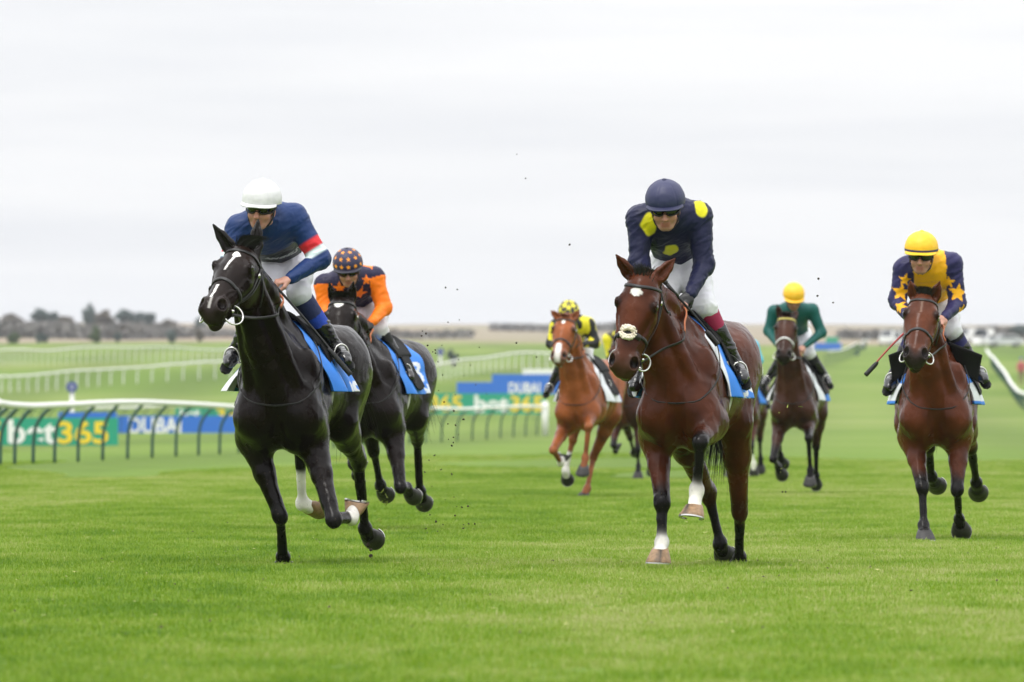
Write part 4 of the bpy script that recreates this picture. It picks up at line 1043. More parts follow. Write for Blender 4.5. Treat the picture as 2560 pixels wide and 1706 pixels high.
        # sole
        sd = nrm(np.cross(fdv, ld)); dn = nrm(np.cross(sd, fdv)); dn = dn if dn@ld > 0 else -dn; Ls = np.linalg.norm(to-heel)+0.045; pts = []
        o_ = heel-fdv*0.03+dn*0.026
        out_ = [(0, 0.022), (0.04, 0.030), (0.10, 0.026), (Ls*0.62, 0.038), (Ls*0.85, 0.034), (Ls, 0.014)]
        ring = [o_+fdv*x+sd*w for x, w in out_]+[o_+fdv*x-sd*w for x, w in out_[::-1]]
        nn = len(ring); Vs = [p for p in ring]+[p+dn*0.014 for p in ring]
        Fs = [tuple(range(nn))[::-1], tuple(range(nn, 2*nn))]+[(i, (i+1) % nn, nn+(i+1) % nn, nn+i) for i in range(nn)]
        mesh_obj('sole', Vs, Fs, M['rubber'], bo, smooth=False)
        R.feet[1 if e == 'b' else -1] = (an, to)
    # helmet with its cloth cap, peak, goggles, chin strap
    nu_, nv_ = J.get('capres', (120, 52)); Vc = []; hc = q(0, -0.012, 0.062)
    Hr = A(0.120, 0.136, 0.122)*hs
    for i in range(nv_+1):
        th = math.radians(1+99*i/nv_)
        for j in range(nu_):
            ph = 2*math.pi*j/nu_; seam = 0.0030*math.exp(-((math.sin(ph*3+0.5))/0.10)**2)*math.sin(th)
            low = 0.020*max(0, -math.sin(ph))*(i/nv_)**3                                # the back comes lower
            v = A(math.sin(th)*math.cos(ph), math.sin(th)*math.sin(ph), math.cos(th))*(Hr-seam*hs)
            puff = 1+0.012*mnoise.noise((v[0]*28, v[1]*28, v[2]*28+J['seed']))
            Vc.append(hc+(hlat*v[0]+fd*v[1]+hu*(v[2]-low*hs))*puff)
    Fc = [(i*nu_+j, i*nu_+(j+1) % nu_, (i+1)*nu_+(j+1) % nu_, (i+1)*nu_+j) for i in range(nv_) for j in range(nu_)]
    Fc = [f[::-1] for f in Fc]; Fc.append(tuple(range(nu_)))
    # rolled hem
    base_i = nv_*nu_
    Vc = np.array(Vc); R.hc, R.hframe, R.Hr = hc, (hlat, fd, hu), Hr
    inner = hc+(Vc[base_i:base_i+nu_]-hc)*0.90; Vc = np.vstack([Vc, inner]); nb_ = (nv_+1)*nu_
    Fc += [(base_i+j, nb_+j, nb_+(j+1) % nu_, base_i+(j+1) % nu_) for j in range(nu_)]
    ccol = J['capcol'](R, Vc) if callable(J['capcol']) else np.tile(np.array(J['capcol']), (len(Vc), 1))
    he = mesh_obj('helmet', Vc, Fc, M['cap'], root, cols=ccol)
    pc = np.array(J.get('peakcol', ccol[0])); Vp = []; Fp = []; n = 26; mrows = 5
    for layer in (0, 1):
        for k in range(mrows):
            for j in range(n):
                a = math.radians(90-64+128*j/(n-1)); ext = k/(mrows-1); w = math.sin(math.pi*j/(n-1))**0.45
                r = 1.0+ext*0.24*w; th = math.radians(97)
                z = math.cos(th)*Hr[2]-ext*0.020*w*hs-0.006*layer+0.012*ext*w*(1-abs(2*j/(n-1)-1))
                Vp.append(hc+hlat*math.cos(a)*Hr[0]*math.sin(th)*r+fd*math.sin(a)*Hr[1]*math.sin(th)*r+hu*z)
    nn = mrows*n
    for k in range(mrows-1):
        for j in range(n-1):
            a0 = k*n+j; Fp.append((a0, a0+1, a0+n+1, a0+n)); Fp.append((nn+a0, nn+a0+n, nn+a0+n+1, nn+a0+1))
    e0 = (mrows-1)*n
    for j in range(n-1): Fp.append((e0+j, e0+j+1, nn+e0+j+1, nn+e0+j))
    mesh_obj('peak', Vp, Fp, M['cap'], he, cols=np.tile(pc, (len(Vp), 1)))
    ball('button', hc+hu*Hr[2]*1.0, A(0.014, 0.014, 0.007)*hs, M['cap'], he, R=Rh, cols=pc)
    # goggles: a curved mask
    Vg = []; Fg = []; n = 32; m_ = 8
    for i in range(m_):
        for j in range(n):
            a = math.radians(-80+160*j/(n-1)); t = i/(m_-1)
            zt = 0.066; zb = -0.014+0.016*math.exp(-(a/0.20)**2)+0.014*(abs(a)/1.4)**3
            z = zb+(zt-zb)*t; bul = 0.004*math.sin(math.pi*t)
            Vg.append(q((0.082+bul)*math.sin(a), -0.006+(0.103+bul)*math.cos(a)-0.010*(t-0.5)**2, z))
    for i in range(m_-1):
        for j in range(n-1): Fg.append((i*n+j, i*n+j+1, (i+1)*n+j+1, (i+1)*n+j))
    go = mesh_obj('goggles', Vg, Fg, M['lens'], root)
    md = go.modifiers.new('solid', 'SOLIDIFY'); md.thickness = 0.006; md.offset = -1
    pts = np.array([q(0.090*math.sin(a), -0.006+0.108*math.cos(a), -0.012+0.016*math.exp(-(a/0.20)**2)+0.014*(abs(a)/1.4)**3) for a in np.radians(np.linspace(-80, 80, 30))])
    tube('goggle_rim', pts, 0.0042*hs, M['rubber'], go, seg=6)
    for s in (-1, 1):
        ribbon('strap', np.array([q(s*0.080, 0.02, 0.015), q(s*0.086, -0.02, 0.018), q(s*0.080, -0.06, 0.020)]), np.tile(hlat*s, (3, 1)), 0.028*hs, 0.004, M['rubber'], go)
        pts = catmull([q(s*0.084, -0.005, 0.02), q(s*0.078, 0.012, -0.04), q(s*0.058, 0.035, -0.085), q(s*0.012, 0.055, -0.116)], 16)
        nrm_ = np.array([nrm(p-q(0, 0, -0.03)) for p in pts])
        ribbon('chin_strap', pts, nrm_, 0.018*hs, 0.005, M['rubber'], he)
    return R
def build_whip(label, a, b, tip=0.30, red=False):
    d = b-a; L = np.linalg.norm(d); root = empty('whip', label, 'whip', 'whips', loc=a)
    t = np.linspace(0, 1, 30); pts = a+d*t[:, None]+A(0, 0, 0.012)*np.sin(t*math.pi)[:, None]
    tube('shaft', pts[:24], np.linspace(0.0085, 0.0065, 24), plain('red_whip', (0.35, 0.02, 0.02), 0.4) if red else M['rubber'], root, seg=8)
    tube('handle', np.array([a-nrm(d)*0.10, a+nrm(d)*0.02]), 0.0125, M['leather'], root, seg=10)
    ball('cap', a-nrm(d)*0.105, 0.0165, M['leather'], root)
    tube('cushion_pad', a+d*np.linspace(0.72, 1.0, 12)[:, None], np.array([0.010, 0.014, 0.016]+[0.0175]*9), M['rubber'], root, seg=10)
    return root
# ------------------------------------------------------------------ this race: horses with their bridles, saddles, riders
NAVY = A(0.011, 0.013, 0.046); YEL = A(0.72, 0.66, 0.015); ORANGE = A(0.92, 0.20, 0.012); GOLD = A(0.86, 0.42, 0.012)
def soft(c, w, col):
    w = np.clip(w, 0, 1)[:, None]; return c*(1-w)+w*np.asarray(col)
def disc(V, c, r, e=0.006):
    q = (V-c)*A(1.15, 1, 0.85); nz = np.array([mnoise.noise((float(p[0])*14, float(p[1])*14, float(p[2])*14)) for p in V])
    return 1-sstep(r-e, r+e, np.linalg.norm(q, axis=1)*(1+0.45*nz))
def band(t, a, b, e): return sstep(a-e, a+e, t)*(1-sstep(b-e, b+e, t))
def limb_t(V, a, b): return ((V-a)@(b-a))/((b-a)@(b-a))
def near_limb(V, a, b, r):
    t = np.clip(limb_t(V, a, b), 0, 1); return np.linalg.norm(V-(a+t[:, None]*(b-a)), axis=1) < r
def silks_lead(R, V):
    c = np.tile(A(0.012, 0.035, 0.128), (len(V), 1)); g = R.g
    for e in 'ab':
        s, l = g['sh_'+e], g['el_'+e]; t = limb_t(V, s, l); m = near_limb(V, s, l, 0.105)&(t > 0.3)
        c = soft(c, m*band(t, 0.55, 0.76, 0.03), A(0.66, 0.030, 0.040)); c = soft(c, m*band(t, 0.76, 0.90, 0.03), A(0.62, 0.74, 0.74))
    t = limb_t(V, R.sm, R.hm); t0 = limb_t(R.K.hit(700, 626, 52.9, 54.4)[None], R.sm, R.hm)[0]; c[(t > t0) & (((V-R.sm)@R.bk) < 0.06) & ~near_limb(V, g['el_b'], g['wr_b'], 0.08) & ~near_limb(V, g['sh_b'], g['el_b'], 0.10)] = A(0.055, 0.058, 0.066)
    return c
def silks_bay(R, V):
    c = np.tile(NAVY, (len(V), 1))
    for (u, v, r) in ((1624, 562, 0.056), (1750, 518, 0.046), (1681, 624, 0.053)):
        p = R.K.hit(u, v, 52.0, 53.4); c = soft(c, disc(V, p, r), YEL)
    p = R.sm+R.sp*0.25+R.bk*0.13; c = soft(c, disc(V, p, 0.07), YEL)
    return c
def silks_orange(R, V):
    navy = A(0.016, 0.014, 0.045); c = np.tile(navy, (len(V), 1)); g = R.g
    for (u, v, r) in ((922, 660, 0.075), (898, 733, 0.075), (915, 700, 0.05), (935, 745, 0.06), (850, 720, 0.06)):
        p = R.K.hit(u, v, 68.6, 70.3); gg = R.K.vg(p[None], None)[1][0]; c[star_mask(V, p, gg, A(0, 0, 1), r)] = ORANGE
    for e in 'ab':
        s, l, w = g['sh_'+e], g['el_'+e], g['wr_'+e]
        m = (near_limb(V, s, l, 0.112) & (limb_t(V, s, l) > 0.02) & (np.abs((V-R.sm)@R.lat) > 0.155)) | near_limb(V, l, w, 0.085)
        c[m] = ORANGE
    return c
def silks_right(R, V):
    navy = A(0.024, 0.022, 0.085); c = np.tile(GOLD, (len(V), 1)); g = R.g
    for e in 'ab':
        s, l, w = g['sh_'+e], g['el_'+e], g['wr_'+e]
        m = (near_limb(V, s, l, 0.115) & (np.abs((V-R.sm)@R.lat) > 0.120)) | near_limb(V, l, w, 0.085)
        c[m] = navy
    for (u, v, r) in ((2395, 733, 0.075), (2398, 778, 0.065), (2252, 731, 0.072), (2250, 768, 0.066), (2373, 705, 0.05), (2262, 700, 0.05)):
        p = R.K.hit(u, v, 63.2, 64.8); gg = R.K.vg(p[None], None)[1][0]; c[star_mask(V, p, gg, A(0.15, 0, 1), r)] = GOLD
    return c
def silks_yb(seed):
    def f(R, V):
        rr = random.Random(seed); c = np.tile(A(0.72, 0.64, 0.03), (len(V), 1)); blk = A(0.018, 0.018, 0.018)
        n = np.array([mnoise.noise((p[0]*9+seed, p[1]*9, p[2]*9)) for p in V]); c[n > 0.10] = blk
        return c
    return f
def flat_silk(col): return lambda R, V: np.tile(np.asarray(col), (len(V), 1))
def cap_stars(base, col, rings, size):
    def f(R, V):
        c = np.tile(base, (len(V), 1)); hl_, fd_, hu_ = R.hframe
        for (th, n, o) in rings:
            for k in range(n):
                ph = 2*math.pi*(k+o)/n; t = math.radians(th)
                d = hl_*math.sin(t)*math.cos(ph)*R.Hr[0]+fd_*math.sin(t)*math.sin(ph)*R.Hr[1]+hu_*math.cos(t)*R.Hr[2]
                c[star_mask(V, R.hc+d, nrm(d), hu_+fd_*0.001, size)] = col
        return c
    return f
def cap_band(base, band):
    def f(R, V):
        c = np.tile(base, (len(V), 1)); z = (V-R.hc)@R.hframe[2]/R.Hr[2]; c[(z < 0.02) & (z > -0.11)] = band; return c
    return f
FISTS = {'a': ((0.35, -0.75, -0.45), (0.8, 0.4, -0.5), 1), 'b': ((-0.55, -0.70, -0.35), (-0.5, 0.5, -0.7), -1)}
RIDE = {}
RIDE['black'] = dict(label='jockey in blue silks with a red and white armband and white cap', seed=1, h=0.0062, yaw=14, pit=10, roll=-5, hs=1.03,
    j=dict(head=(653, 524, 0.22), sh_a=(598, 572, 0.42), sh_b=(735, 545, 0.46), el_a=(575, 660, 0.36), el_b=(800, 648, 0.46), wr_a=(612, 735, 0.12), wr_b=(724, 697, 0.26),
           hip_a=(688, 655, 0.86), hip_b=(738, 645, 0.88), kn_a=(662, 745, 0.41), kn_b=(748, 733, 0.45), an_a=(588, 880, 0.63), an_b=(838, 868, 0.61), to_a=(572, 908, 0.46), to_b=(866, 903, 0.44)),
    silks=silks_lead, capcol=(0.66, 0.66, 0.67), breeches=(0.62, 0.62, 0.67), sock=((0.012, 0.020, 0.085), (0.012, 0.055, 0.42), 0.40), sock_t=(0.08, 0.62), br_end=0.10,
    hand={'a': FISTS['a'], 'b': ((-0.90, -0.25, -0.28), (-0.15, 0.25, -0.95), -1)}, curl=0.85, rein={'b': [(632, 796, -0.40), (672, 784, -0.05), (688, 745, 0.12)]})
RIDE['bay'] = dict(label='jockey in navy silks with yellow spots and navy cap', seed=2, h=0.0062, yaw=4, pit=17, roll=2, hs=1.03,
    j=dict(head=(1664, 525, 0.25), sh_a=(1600, 548, 0.45), sh_b=(1746, 540, 0.47), el_a=(1598, 660, 0.40), el_b=(1760, 664, 0.44), wr_a=(1640, 745, 0.16), wr_b=(1726, 736, 0.26),
           hip_a=(1668, 655, 0.82), hip_b=(1722, 650, 0.84), kn_a=(1660, 770, 0.43), kn_b=(1762, 766, 0.47), an_a=(1606, 918, 0.55), an_b=(1838, 912, 0.61), to_a=(1586, 968, 0.38), to_b=(1858, 948, 0.42)),
    silks=silks_bay, capcol=(0.019, 0.023, 0.078), peakcol=(0.014, 0.017, 0.06), breeches=(0.66, 0.66, 0.70), sock=((0.30, 0.010, 0.060),), sock_t=(0.12, 0.40),
    hand={'a': FISTS['a'], 'b': ((-0.55, -0.45, -0.55), (-0.55, 0.30, -0.75), -1)}, glove={'b': 0.075, 'a': 0.075})
RIDE['right'] = dict(label='jockey in gold and navy silks with gold stars and yellow cap', seed=3, h=0.009, yaw=8, pit=9, roll=-2, hs=1.06,
    j=dict(head=(2303, 643, 0.20), sh_a=(2262, 672, 0.42), sh_b=(2378, 660, 0.45), el_a=(2243, 752, 0.42), el_b=(2394, 756, 0.46), wr_a=(2272, 796, 0.18), wr_b=(2362, 795, 0.22),
           hip_a=(2312, 760, 0.84), hip_b=(2352, 758, 0.86), kn_a=(2286, 832, 0.43), kn_b=(2380, 826, 0.45), an_a=(2236, 938, 0.55), an_b=(2442, 928, 0.59), to_a=(2222, 968, 0.38), to_b=(2460, 950, 0.42)),
    silks=silks_right, capcol=cap_band(A(0.86, 0.50, 0.012), A(0.03, 0.03, 0.12)), peakcol=(0.86, 0.50, 0.012), breeches=(0.66, 0.66, 0.70), sock=((0.012, 0.012, 0.014), (0.022, 0.020, 0.11), 0.20), sock_t=(0.06, 0.40), br_end=0.08, hand=FISTS)
RIDE['second'] = dict(label='jockey in orange and navy starred silks with starred cap', seed=4, h=0.009, yaw=2, pit=20, roll=4, hs=1.03,
    j=dict(head=(871, 678, 0.20), sh_a=(812, 712, 0.42), sh_b=(936, 694, 0.46), el_a=(812, 775, 0.40), el_b=(960, 770, 0.44), wr_a=(840, 815, 0.16), wr_b=(928, 808, 0.22),
           hip_a=(890, 760, 0.86), hip_b=(932, 752, 0.88), kn_a=(880, 840, 0.43), kn_b=(948, 824, 0.45), an_a=(810, 930, 0.55), an_b=(1002, 914, 0.59), to_a=(800, 950, 0.38), to_b=(1026, 944, 0.42)),
    silks=silks_orange, capcol=cap_stars(A(0.020, 0.018, 0.060), ORANGE*A(1, 1.6, 1.4), ((28, 6, 0.0), (57, 10, 0.25), (86, 13, 0.0)), 0.021), peakcol=(0.014, 0.013, 0.03), breeches=(0.66, 0.62, 0.66),
    sock=((0.010, 0.010, 0.011),), hand=FISTS, glove={'a': 0.2, 'b': 0.2})
RIDE['chestnut'] = dict(label='jockey in yellow and black silks on the chestnut horse', seed=5, h=0.013, yaw=0, pit=45, hs=1.0,
    j=dict(head=(1422, 790, 0.15), sh_a=(1392, 815, 0.42), sh_b=(1470, 812, 0.46), el_a=(1378, 860, 0.40), el_b=(1488, 858, 0.44), wr_a=(1400, 880, 0.16), wr_b=(1454, 862, 0.22),
           hip_a=(1430, 850, 0.90), hip_b=(1458, 848, 0.92), kn_a=(1408, 905, 0.43), kn_b=(1468, 900, 0.45), an_a=(1378, 965, 0.55), an_b=(1512, 955, 0.59), to_a=(1368, 980, 0.38), to_b=(1522, 972, 0.42)),
    silks=silks_yb(3), capcol=cap_stars(A(0.03, 0.03, 0.032), A(0.72, 0.64, 0.03), ((25, 5, 0.3), (62, 9, 0.0)), 0.045), peakcol=(0.02, 0.02, 0.02), sock=((0.012, 0.012, 0.014),), hand=FISTS, capres=(70, 30))
RIDE['green'] = dict(label='jockey in dark green silks with yellow cap', seed=6, h=0.013, yaw=-4, pit=30, hs=1.06,
    j=dict(head=(1984, 748, 0.20), sh_a=(1936, 780, 0.44), sh_b=(2030, 776, 0.46), el_a=(1921, 828, 0.44), el_b=(2054, 832, 0.46), wr_a=(1946, 866, 0.18), wr_b=(2010, 868, 0.22),
           hip_a=(1980, 840, 0.86), hip_b=(2006, 838, 0.88), kn_a=(1958, 888, 0.43), kn_b=(2024, 884, 0.45), an_a=(1922, 945, 0.55), an_b=(2062, 942, 0.59), to_a=(1910, 962, 0.38), to_b=(2072, 960, 0.42)),
    silks=flat_silk((0.006, 0.085, 0.075)), capcol=(0.88, 0.50, 0.020), sock=((0.012, 0.012, 0.014),), hand=FISTS, capres=(70, 30))
def local_rider(dx=0): return {k: ('L',)+v for k, v in dict(head=(-0.15, 0, 2.10), sh_a=(-0.40, -0.17, 2.00), sh_b=(-0.40, 0.17, 2.00), el_a=(-0.36, -0.26, 1.78), el_b=(-0.36, 0.26, 1.78),
    wr_a=(-0.12, -0.10, 1.62), wr_b=(-0.12, 0.10, 1.62), hip_a=(-0.85, -0.07, 1.88), hip_b=(-0.85, 0.07, 1.88), kn_a=(-0.48, -0.22, 1.62), kn_b=(-0.48, 0.22, 1.62), an_a=(-0.68, -0.33, 1.22), an_b=(-0.68, 0.33, 1.22), to_a=(-0.52, -0.36, 1.12), to_b=(-0.52, 0.36, 1.12)).items()}
RIDE['hidden'] = dict(label='jockey in yellow and black silks half hidden behind the bay leader\'s head', seed=7, h=0.016, yaw=0, pit=40, j=local_rider(), silks=silks_yb(8), capcol=(0.03, 0.03, 0.03), sock=((0.012, 0.012, 0.014),), hand=FISTS, capres=(50, 24))
RIDE['hidden']['j']['head'] = (1556, 830, 0.2); RIDE['hidden']['j']['sh_a'] = (1520, 848, 0.42); RIDE['hidden']['j']['sh_b'] = (1580, 846, 0.42)
RIDE['blue'] = dict(label='jockey in pale blue silks glimpsed behind the bay leader\'s rump', seed=8, h=0.016, yaw=0, pit=40, j=local_rider(), silks=flat_silk((0.05, 0.42, 0.60)), capcol=(0.05, 0.40, 0.58), sock=((0.012, 0.012, 0.014),), hand=FISTS, capres=(50, 24))
RIDE['blue']['j']['head'] = ('L', -0.10, 0.10, 1.92)
SADDLES = {
    'black': dict(label='blue saddle cloth and black saddle on the black leader', marks=[(SCRIPT, 0.08, 0.10, 0.015, 1)], panel=lambda X, Y, t: (t < 0) & (X < -0.05) & (Y < 0.17), flare={-1: 1.7, 1: 1.15}, fend=-0.76, thm=98),
    'bay': dict(label='blue and white saddle cloth and black saddle on the bay leader', marks=[(SCRIPT, 0.08, 0.10, 0.015, 1)], panel=lambda X, Y, t: (X < -0.21)),
    'right': dict(label='blue saddle cloth with broad black flaps on the far right horse', panel=lambda X, Y, t: (Y > -0.02) & (Y < 0.16) & (X < 0.15), pads=True),
    'second': dict(label='blue saddle cloth with a white number on the dark horse', marks=[(EIGHT, 0.27, -0.08, 0.018, 1), (SCRIPT, 0.24, 0.13, 0.013, 1)], fend=-0.98, thm=100),
    'chestnut': dict(label='blue and white saddle cloth on the chestnut horse', panel=lambda X, Y, t: (X < 0.12)),
    'green': dict(label='blue and white saddle cloth under the rider in green', panel=lambda X, Y, t: (X < -0.05)),
    'hidden': dict(label='blue saddle cloth on the horse hidden behind the bay leader\'s head'),
    'blue': dict(label='blue saddle cloth on the horse glimpsed behind the bay leader\'s rump')}
BRIDLES = {'black': 'black leather bridle with large steel ring bit on the black leader', 'bay': 'black bridle with cream sheepskin noseband on the bay leader',
    'right': 'dark brown bridle on the far right horse', 'second': 'black bridle on the dark horse behind the black leader', 'chestnut': 'dark bridle on the chestnut horse',
    'green': 'bridle with pale yellow browband on the dark bay horse', 'hidden': 'bridle on the horse hidden behind the bay leader\'s head', 'blue': 'bridle on the horse glimpsed behind the bay leader\'s rump'}
M['yellow_band'] = plain('yellow_band', (0.55, 0.48, 0.12), 0.7)
M['white_band'] = plain('white_band', (0.6, 0.6, 0.58), 0.8)
RS = {}
def make(k):
    H = HS[k] = build_horse(SPEC[k]); far = k in ('hidden', 'blue')
    build_bridle(H, BRIDLES[k], nose_fleece=(k == 'bay'), band=M['yellow_band'] if k == 'green' else None, nose_mat=M['white_band'] if k == 'green' else None)
    R = RS[k] = build_rider(H, RIDE[k])
    sd = SADDLES[k]
    root = build_saddle(H, sd['label'], sd.get('panel'), sd.get('marks', ()), foot=R.feet, pads=sd.get('pads', False), fend=sd.get('fend', -0.84), flare=sd.get('flare', {}), thm=sd.get('thm', 108), nf=20 if far else 60, nt=44 if far else 150)
    for s, e in ((-1, 'a'), (1, 'b')):
        w = R.g['wr_'+e]; d = nrm(RIDE[k]['hand'][e][0]); tgt = w+d*0.09-A(0, 0, 0.02)
        mid = RIDE[k].get('rein', {}).get(e)
        mid = [P(t[0], t[1], H.S['D0']+t[2]) for t in mid] if mid else [lerp(H.bits[s], tgt, 0.55)+H.lf*s*0.05-A(0, 0, 0.05)]
        rein(H, s, mid+[tgt], H.bridle, orange=(0.62, 0.97))
        # the slack of the rein runs on from the hand to the withers
        V, Fc = ribbon_geo(catmull([tgt, tgt-H.fw*0.12-A(0, 0, 0.10)+H.lf*s*0.02, H.L(-0.34, s*0.10, 1.52)], 16), np.tile(H.lf*s, (16, 1)), 0.016, 0.005)
        mesh_obj('rein_slack', V, Fc, M['leather'], H.bridle)
    neck_strap(H, 'breast_strap', root, H.L(-0.20, 0, 1.32), H.L(0.0, 0, 1.16))
    return H

def extras():
    # whips
    build_whip('long black whip in the hand of the jockey in the white cap', P(672, 697, 52.8+0.12), P(877, 938, 52.8+0.14))
    build_whip('black whip in the hand of the jockey in the navy cap', P(1690, 738, 52.0+0.16), P(1794, 862, 52.0+0.26))
    build_whip('red-shafted whip with black pad held out by the far right jockey', P(2272, 822, 63.5+0.05), P(2164, 938, 63.5-0.10), red=True)
    # lettering on the waistband and on the breeches
    R = RS['black']; a, b_ = R.K.hit(662, 640, 52.9, 54.4), R.K.hit(738, 622, 52.9, 54.4); rt = nrm(b_-a); up = nrm(A(0, -0.25, 1)-rt*(A(0, -0.25, 1)@rt))
    tx = place_text('lettering', 'ANGELS', a-up*0.012, rt, up, np.linalg.norm(b_-a), 0.038, M['grey_letter'], R.root, bold=0.012)
    co = np.empty(len(tx.data.vertices)*3, np.float32); tx.data.vertices.foreach_get('co', co); o_ = wloc(R.root); q = R.K.snap(co.reshape(-1, 3)+o_, 0.014, 5)[0]-o_
    tx.data.vertices.foreach_set('co', q.astype(np.float32).ravel()); tx.data.update()
M['grey_letter'] = plain('grey_letter', (0.42, 0.43, 0.45), 0.6)
# ------------------------------------------------------------------ the course: ground, grass, rails, boards, far country
GP = np.array([(-50, 0), (300, 0), (420, 0.15), (508, 1.0), (624, 4.6), (800, 6.6), (1000, 8.8), (1500, 13.8), (2500, 25.5), (4000, 42.5), (6000, 58.0), (9000, 60.0), (16000, 40.0)], float)
def ground_z(x, y):
    x = np.asarray(x, float); y = np.asarray(y, float)
    z = np.interp(y, GP[:, 0], GP[:, 1])
    u = x/np.maximum(y, 50)*FPX
    z = z+sstep(1300, 2200, y)*(1-sstep(4500, 8000, y))*1.0*np.exp(-((u+1150)/420)**2)         # wooded rise on the left
    z = z+0.5*sstep(330, 700, y)*np.sin(x/23.0+y/60.0)*np.sin(y/47.0)
    return z
def mow_stripes(n, l, geo):
    # -1..1 across bands about 5 m wide that run along the course towards its far end
    s = n.new('ShaderNodeSeparateXYZ'); l.new(geo.outputs['Position'], s.inputs[0])
    a = n.new('ShaderNodeMath'); a.operation = 'MULTIPLY_ADD'; a.inputs[1].default_value = -0.0398; l.new(s.outputs['Y'], a.inputs[0]); l.new(s.outputs['X'], a.inputs[2])
    t = n.new('ShaderNodeTexNoise'); t.inputs['Scale'].default_value = 0.05; l.new(geo.outputs['Position'], t.inputs['Vector'])
    b = n.new('ShaderNodeMath'); b.operation = 'MULTIPLY_ADD'; b.inputs[1].default_value = 3.0; l.new(t.outputs['Fac'], b.inputs[0]); l.new(a.outputs[0], b.inputs[2])
    c = n.new('ShaderNodeMath'); c.operation = 'MULTIPLY'; c.inputs[1].default_value = 0.63; l.new(b.outputs[0], c.inputs[0])
    d = n.new('ShaderNodeMath'); d.operation = 'SINE'; l.new(c.outputs[0], d.inputs[0]); return d.outputs[0]
def build_ground():
    ys = np.concatenate([np.linspace(-40, 300, 60), np.geomspace(305, 15500, 150)])
    t = np.linspace(-1, 1, 90); t = np.sign(t)*np.abs(t)**1.8
    X = (t[None]*(0.32*np.maximum(ys, 0)+90)[:, None]); Y = ys[:, None]*np.ones(len(t))
    Z = ground_z(X, Y); a, b = X.shape; idx = np.arange(a*b).reshape(a, b)
    q = np.stack([idx[:-1, :-1], idx[:-1, 1:], idx[1:, 1:], idx[1:, :-1]], -1).reshape(-1, 4)
    m, n, l, bs = new_mat('turf')
    geo = n.new('ShaderNodeNewGeometry'); sep = n.new('ShaderNodeSeparateXYZ'); l.new(geo.outputs['Position'], sep.inputs[0])
    def noise(scale, sx=1, sy=1, det=4):
        mp = n.new('ShaderNodeMapping'); mp.inputs['Scale'].default_value = (sx, sy, 1); l.new(geo.outputs['Position'], mp.inputs['Vector'])
        t_ = n.new('ShaderNodeTexNoise'); t_.inputs['Scale'].default_value = scale; t_.inputs['Detail'].default_value = det; l.new(mp.outputs[0], t_.inputs['Vector']); return t_
    def ramp(src, *stops):
        r = n.new('ShaderNodeValToRGB'); r.color_ramp.elements[0].position = stops[0][0]; r.color_ramp.elements[0].color = (*stops[0][1], 1)
        r.color_ramp.elements[1].position = stops[-1][0]; r.color_ramp.elements[1].color = (*stops[-1][1], 1)
        for p, c in stops[1:-1]: e = r.color_ramp.elements.new(p); e.color = (*c, 1)
        l.new(src, r.inputs['Fac']); return r
    def mix(f, a_, b_, fac=None):
        x = n.new('ShaderNodeMix'); x.data_type = 'RGBA'
        if fac is not None: x.inputs['Factor'].default_value = fac
        else: l.new(f, x.inputs['Factor'])
        l.new(a_, x.inputs['A']); l.new(b_, x.inputs['B']); return x.outputs['Result']
    near = ramp(noise(0.55, 1, 0.35).outputs['Fac'], (0.30, (0.070, 0.130, 0.006)), (0.5, (0.095, 0.168, 0.010)), (0.70, (0.125, 0.195, 0.020)))
    fine = ramp(noise(9.0, 1, 0.4).outputs['Fac'], (0.3, (0.072, 0.135, 0.007)), (0.7, (0.125, 0.200, 0.018)))
    g = mix(None, near.outputs['Color'], fine.outputs['Color'], 0.4)
    stripe = ramp(noise(0.030, 1, 1.0, 4).outputs['Fac'], (0.36, (0.080, 0.140, 0.008)), (0.50, (0.108, 0.168, 0.018)), (0.64, (0.145, 0.190, 0.038)))
    md = n.new('ShaderNodeMapRange'); md.inputs['From Min'].default_value = 130; md.inputs['From Max'].default_value = 420; l.new(sep.outputs['Y'], md.inputs['Value'])
    g = mix(md.outputs[0], g, stripe.outputs['Color'])
    st = mow_stripes(n, l, geo); sm_ = n.new('ShaderNodeMath'); sm_.operation = 'MULTIPLY_ADD'; sm_.inputs[1].default_value = 0.11; sm_.inputs[2].default_value = 1.0; l.new(st, sm_.inputs[0])
    sv = n.new('ShaderNodeVectorMath'); sv.operation = 'SCALE'; l.new(g, sv.inputs[0]); l.new(sm_.outputs[0], sv.inputs['Scale']); g = sv.outputs[0]
    fields = ramp(noise(0.0022, 0.55, 1.4, 3).outputs['Fac'], (0.40, (0.240, 0.205, 0.140)), (0.50, (0.270, 0.205, 0.150)), (0.62, (0.185, 0.185, 0.095)))
    fd = n.new('ShaderNodeMapRange'); fd.inputs['From Min'].default_value = 1020; fd.inputs['From Max'].default_value = 1250; l.new(sep.outputs['Y'], fd.inputs['Value'])
    g = mix(fd.outputs[0], g, fields.outputs['Color'])
    l.new(g, bs.inputs['Base Color']); bs.inputs['Roughness'].default_value = 0.85; bs.inputs['Specular IOR Level'].default_value = 0.2
    nb = noise(30, 1, 1); bp = n.new('ShaderNodeBump'); bp.inputs['Strength'].default_value = 0.5; bp.inputs['Distance'].default_value = 0.03
    l.new(nb.outputs['Fac'], bp.inputs['Height']); l.new(bp.outputs[0], bs.inputs['Normal'])
    o = mesh_obj('ground', np.stack([X, Y, Z], -1).reshape(-1, 3), q, m); o['kind'] = 'structure'; o['label'] = 'green racecourse turf running back to tan fields and low hills'
    return o
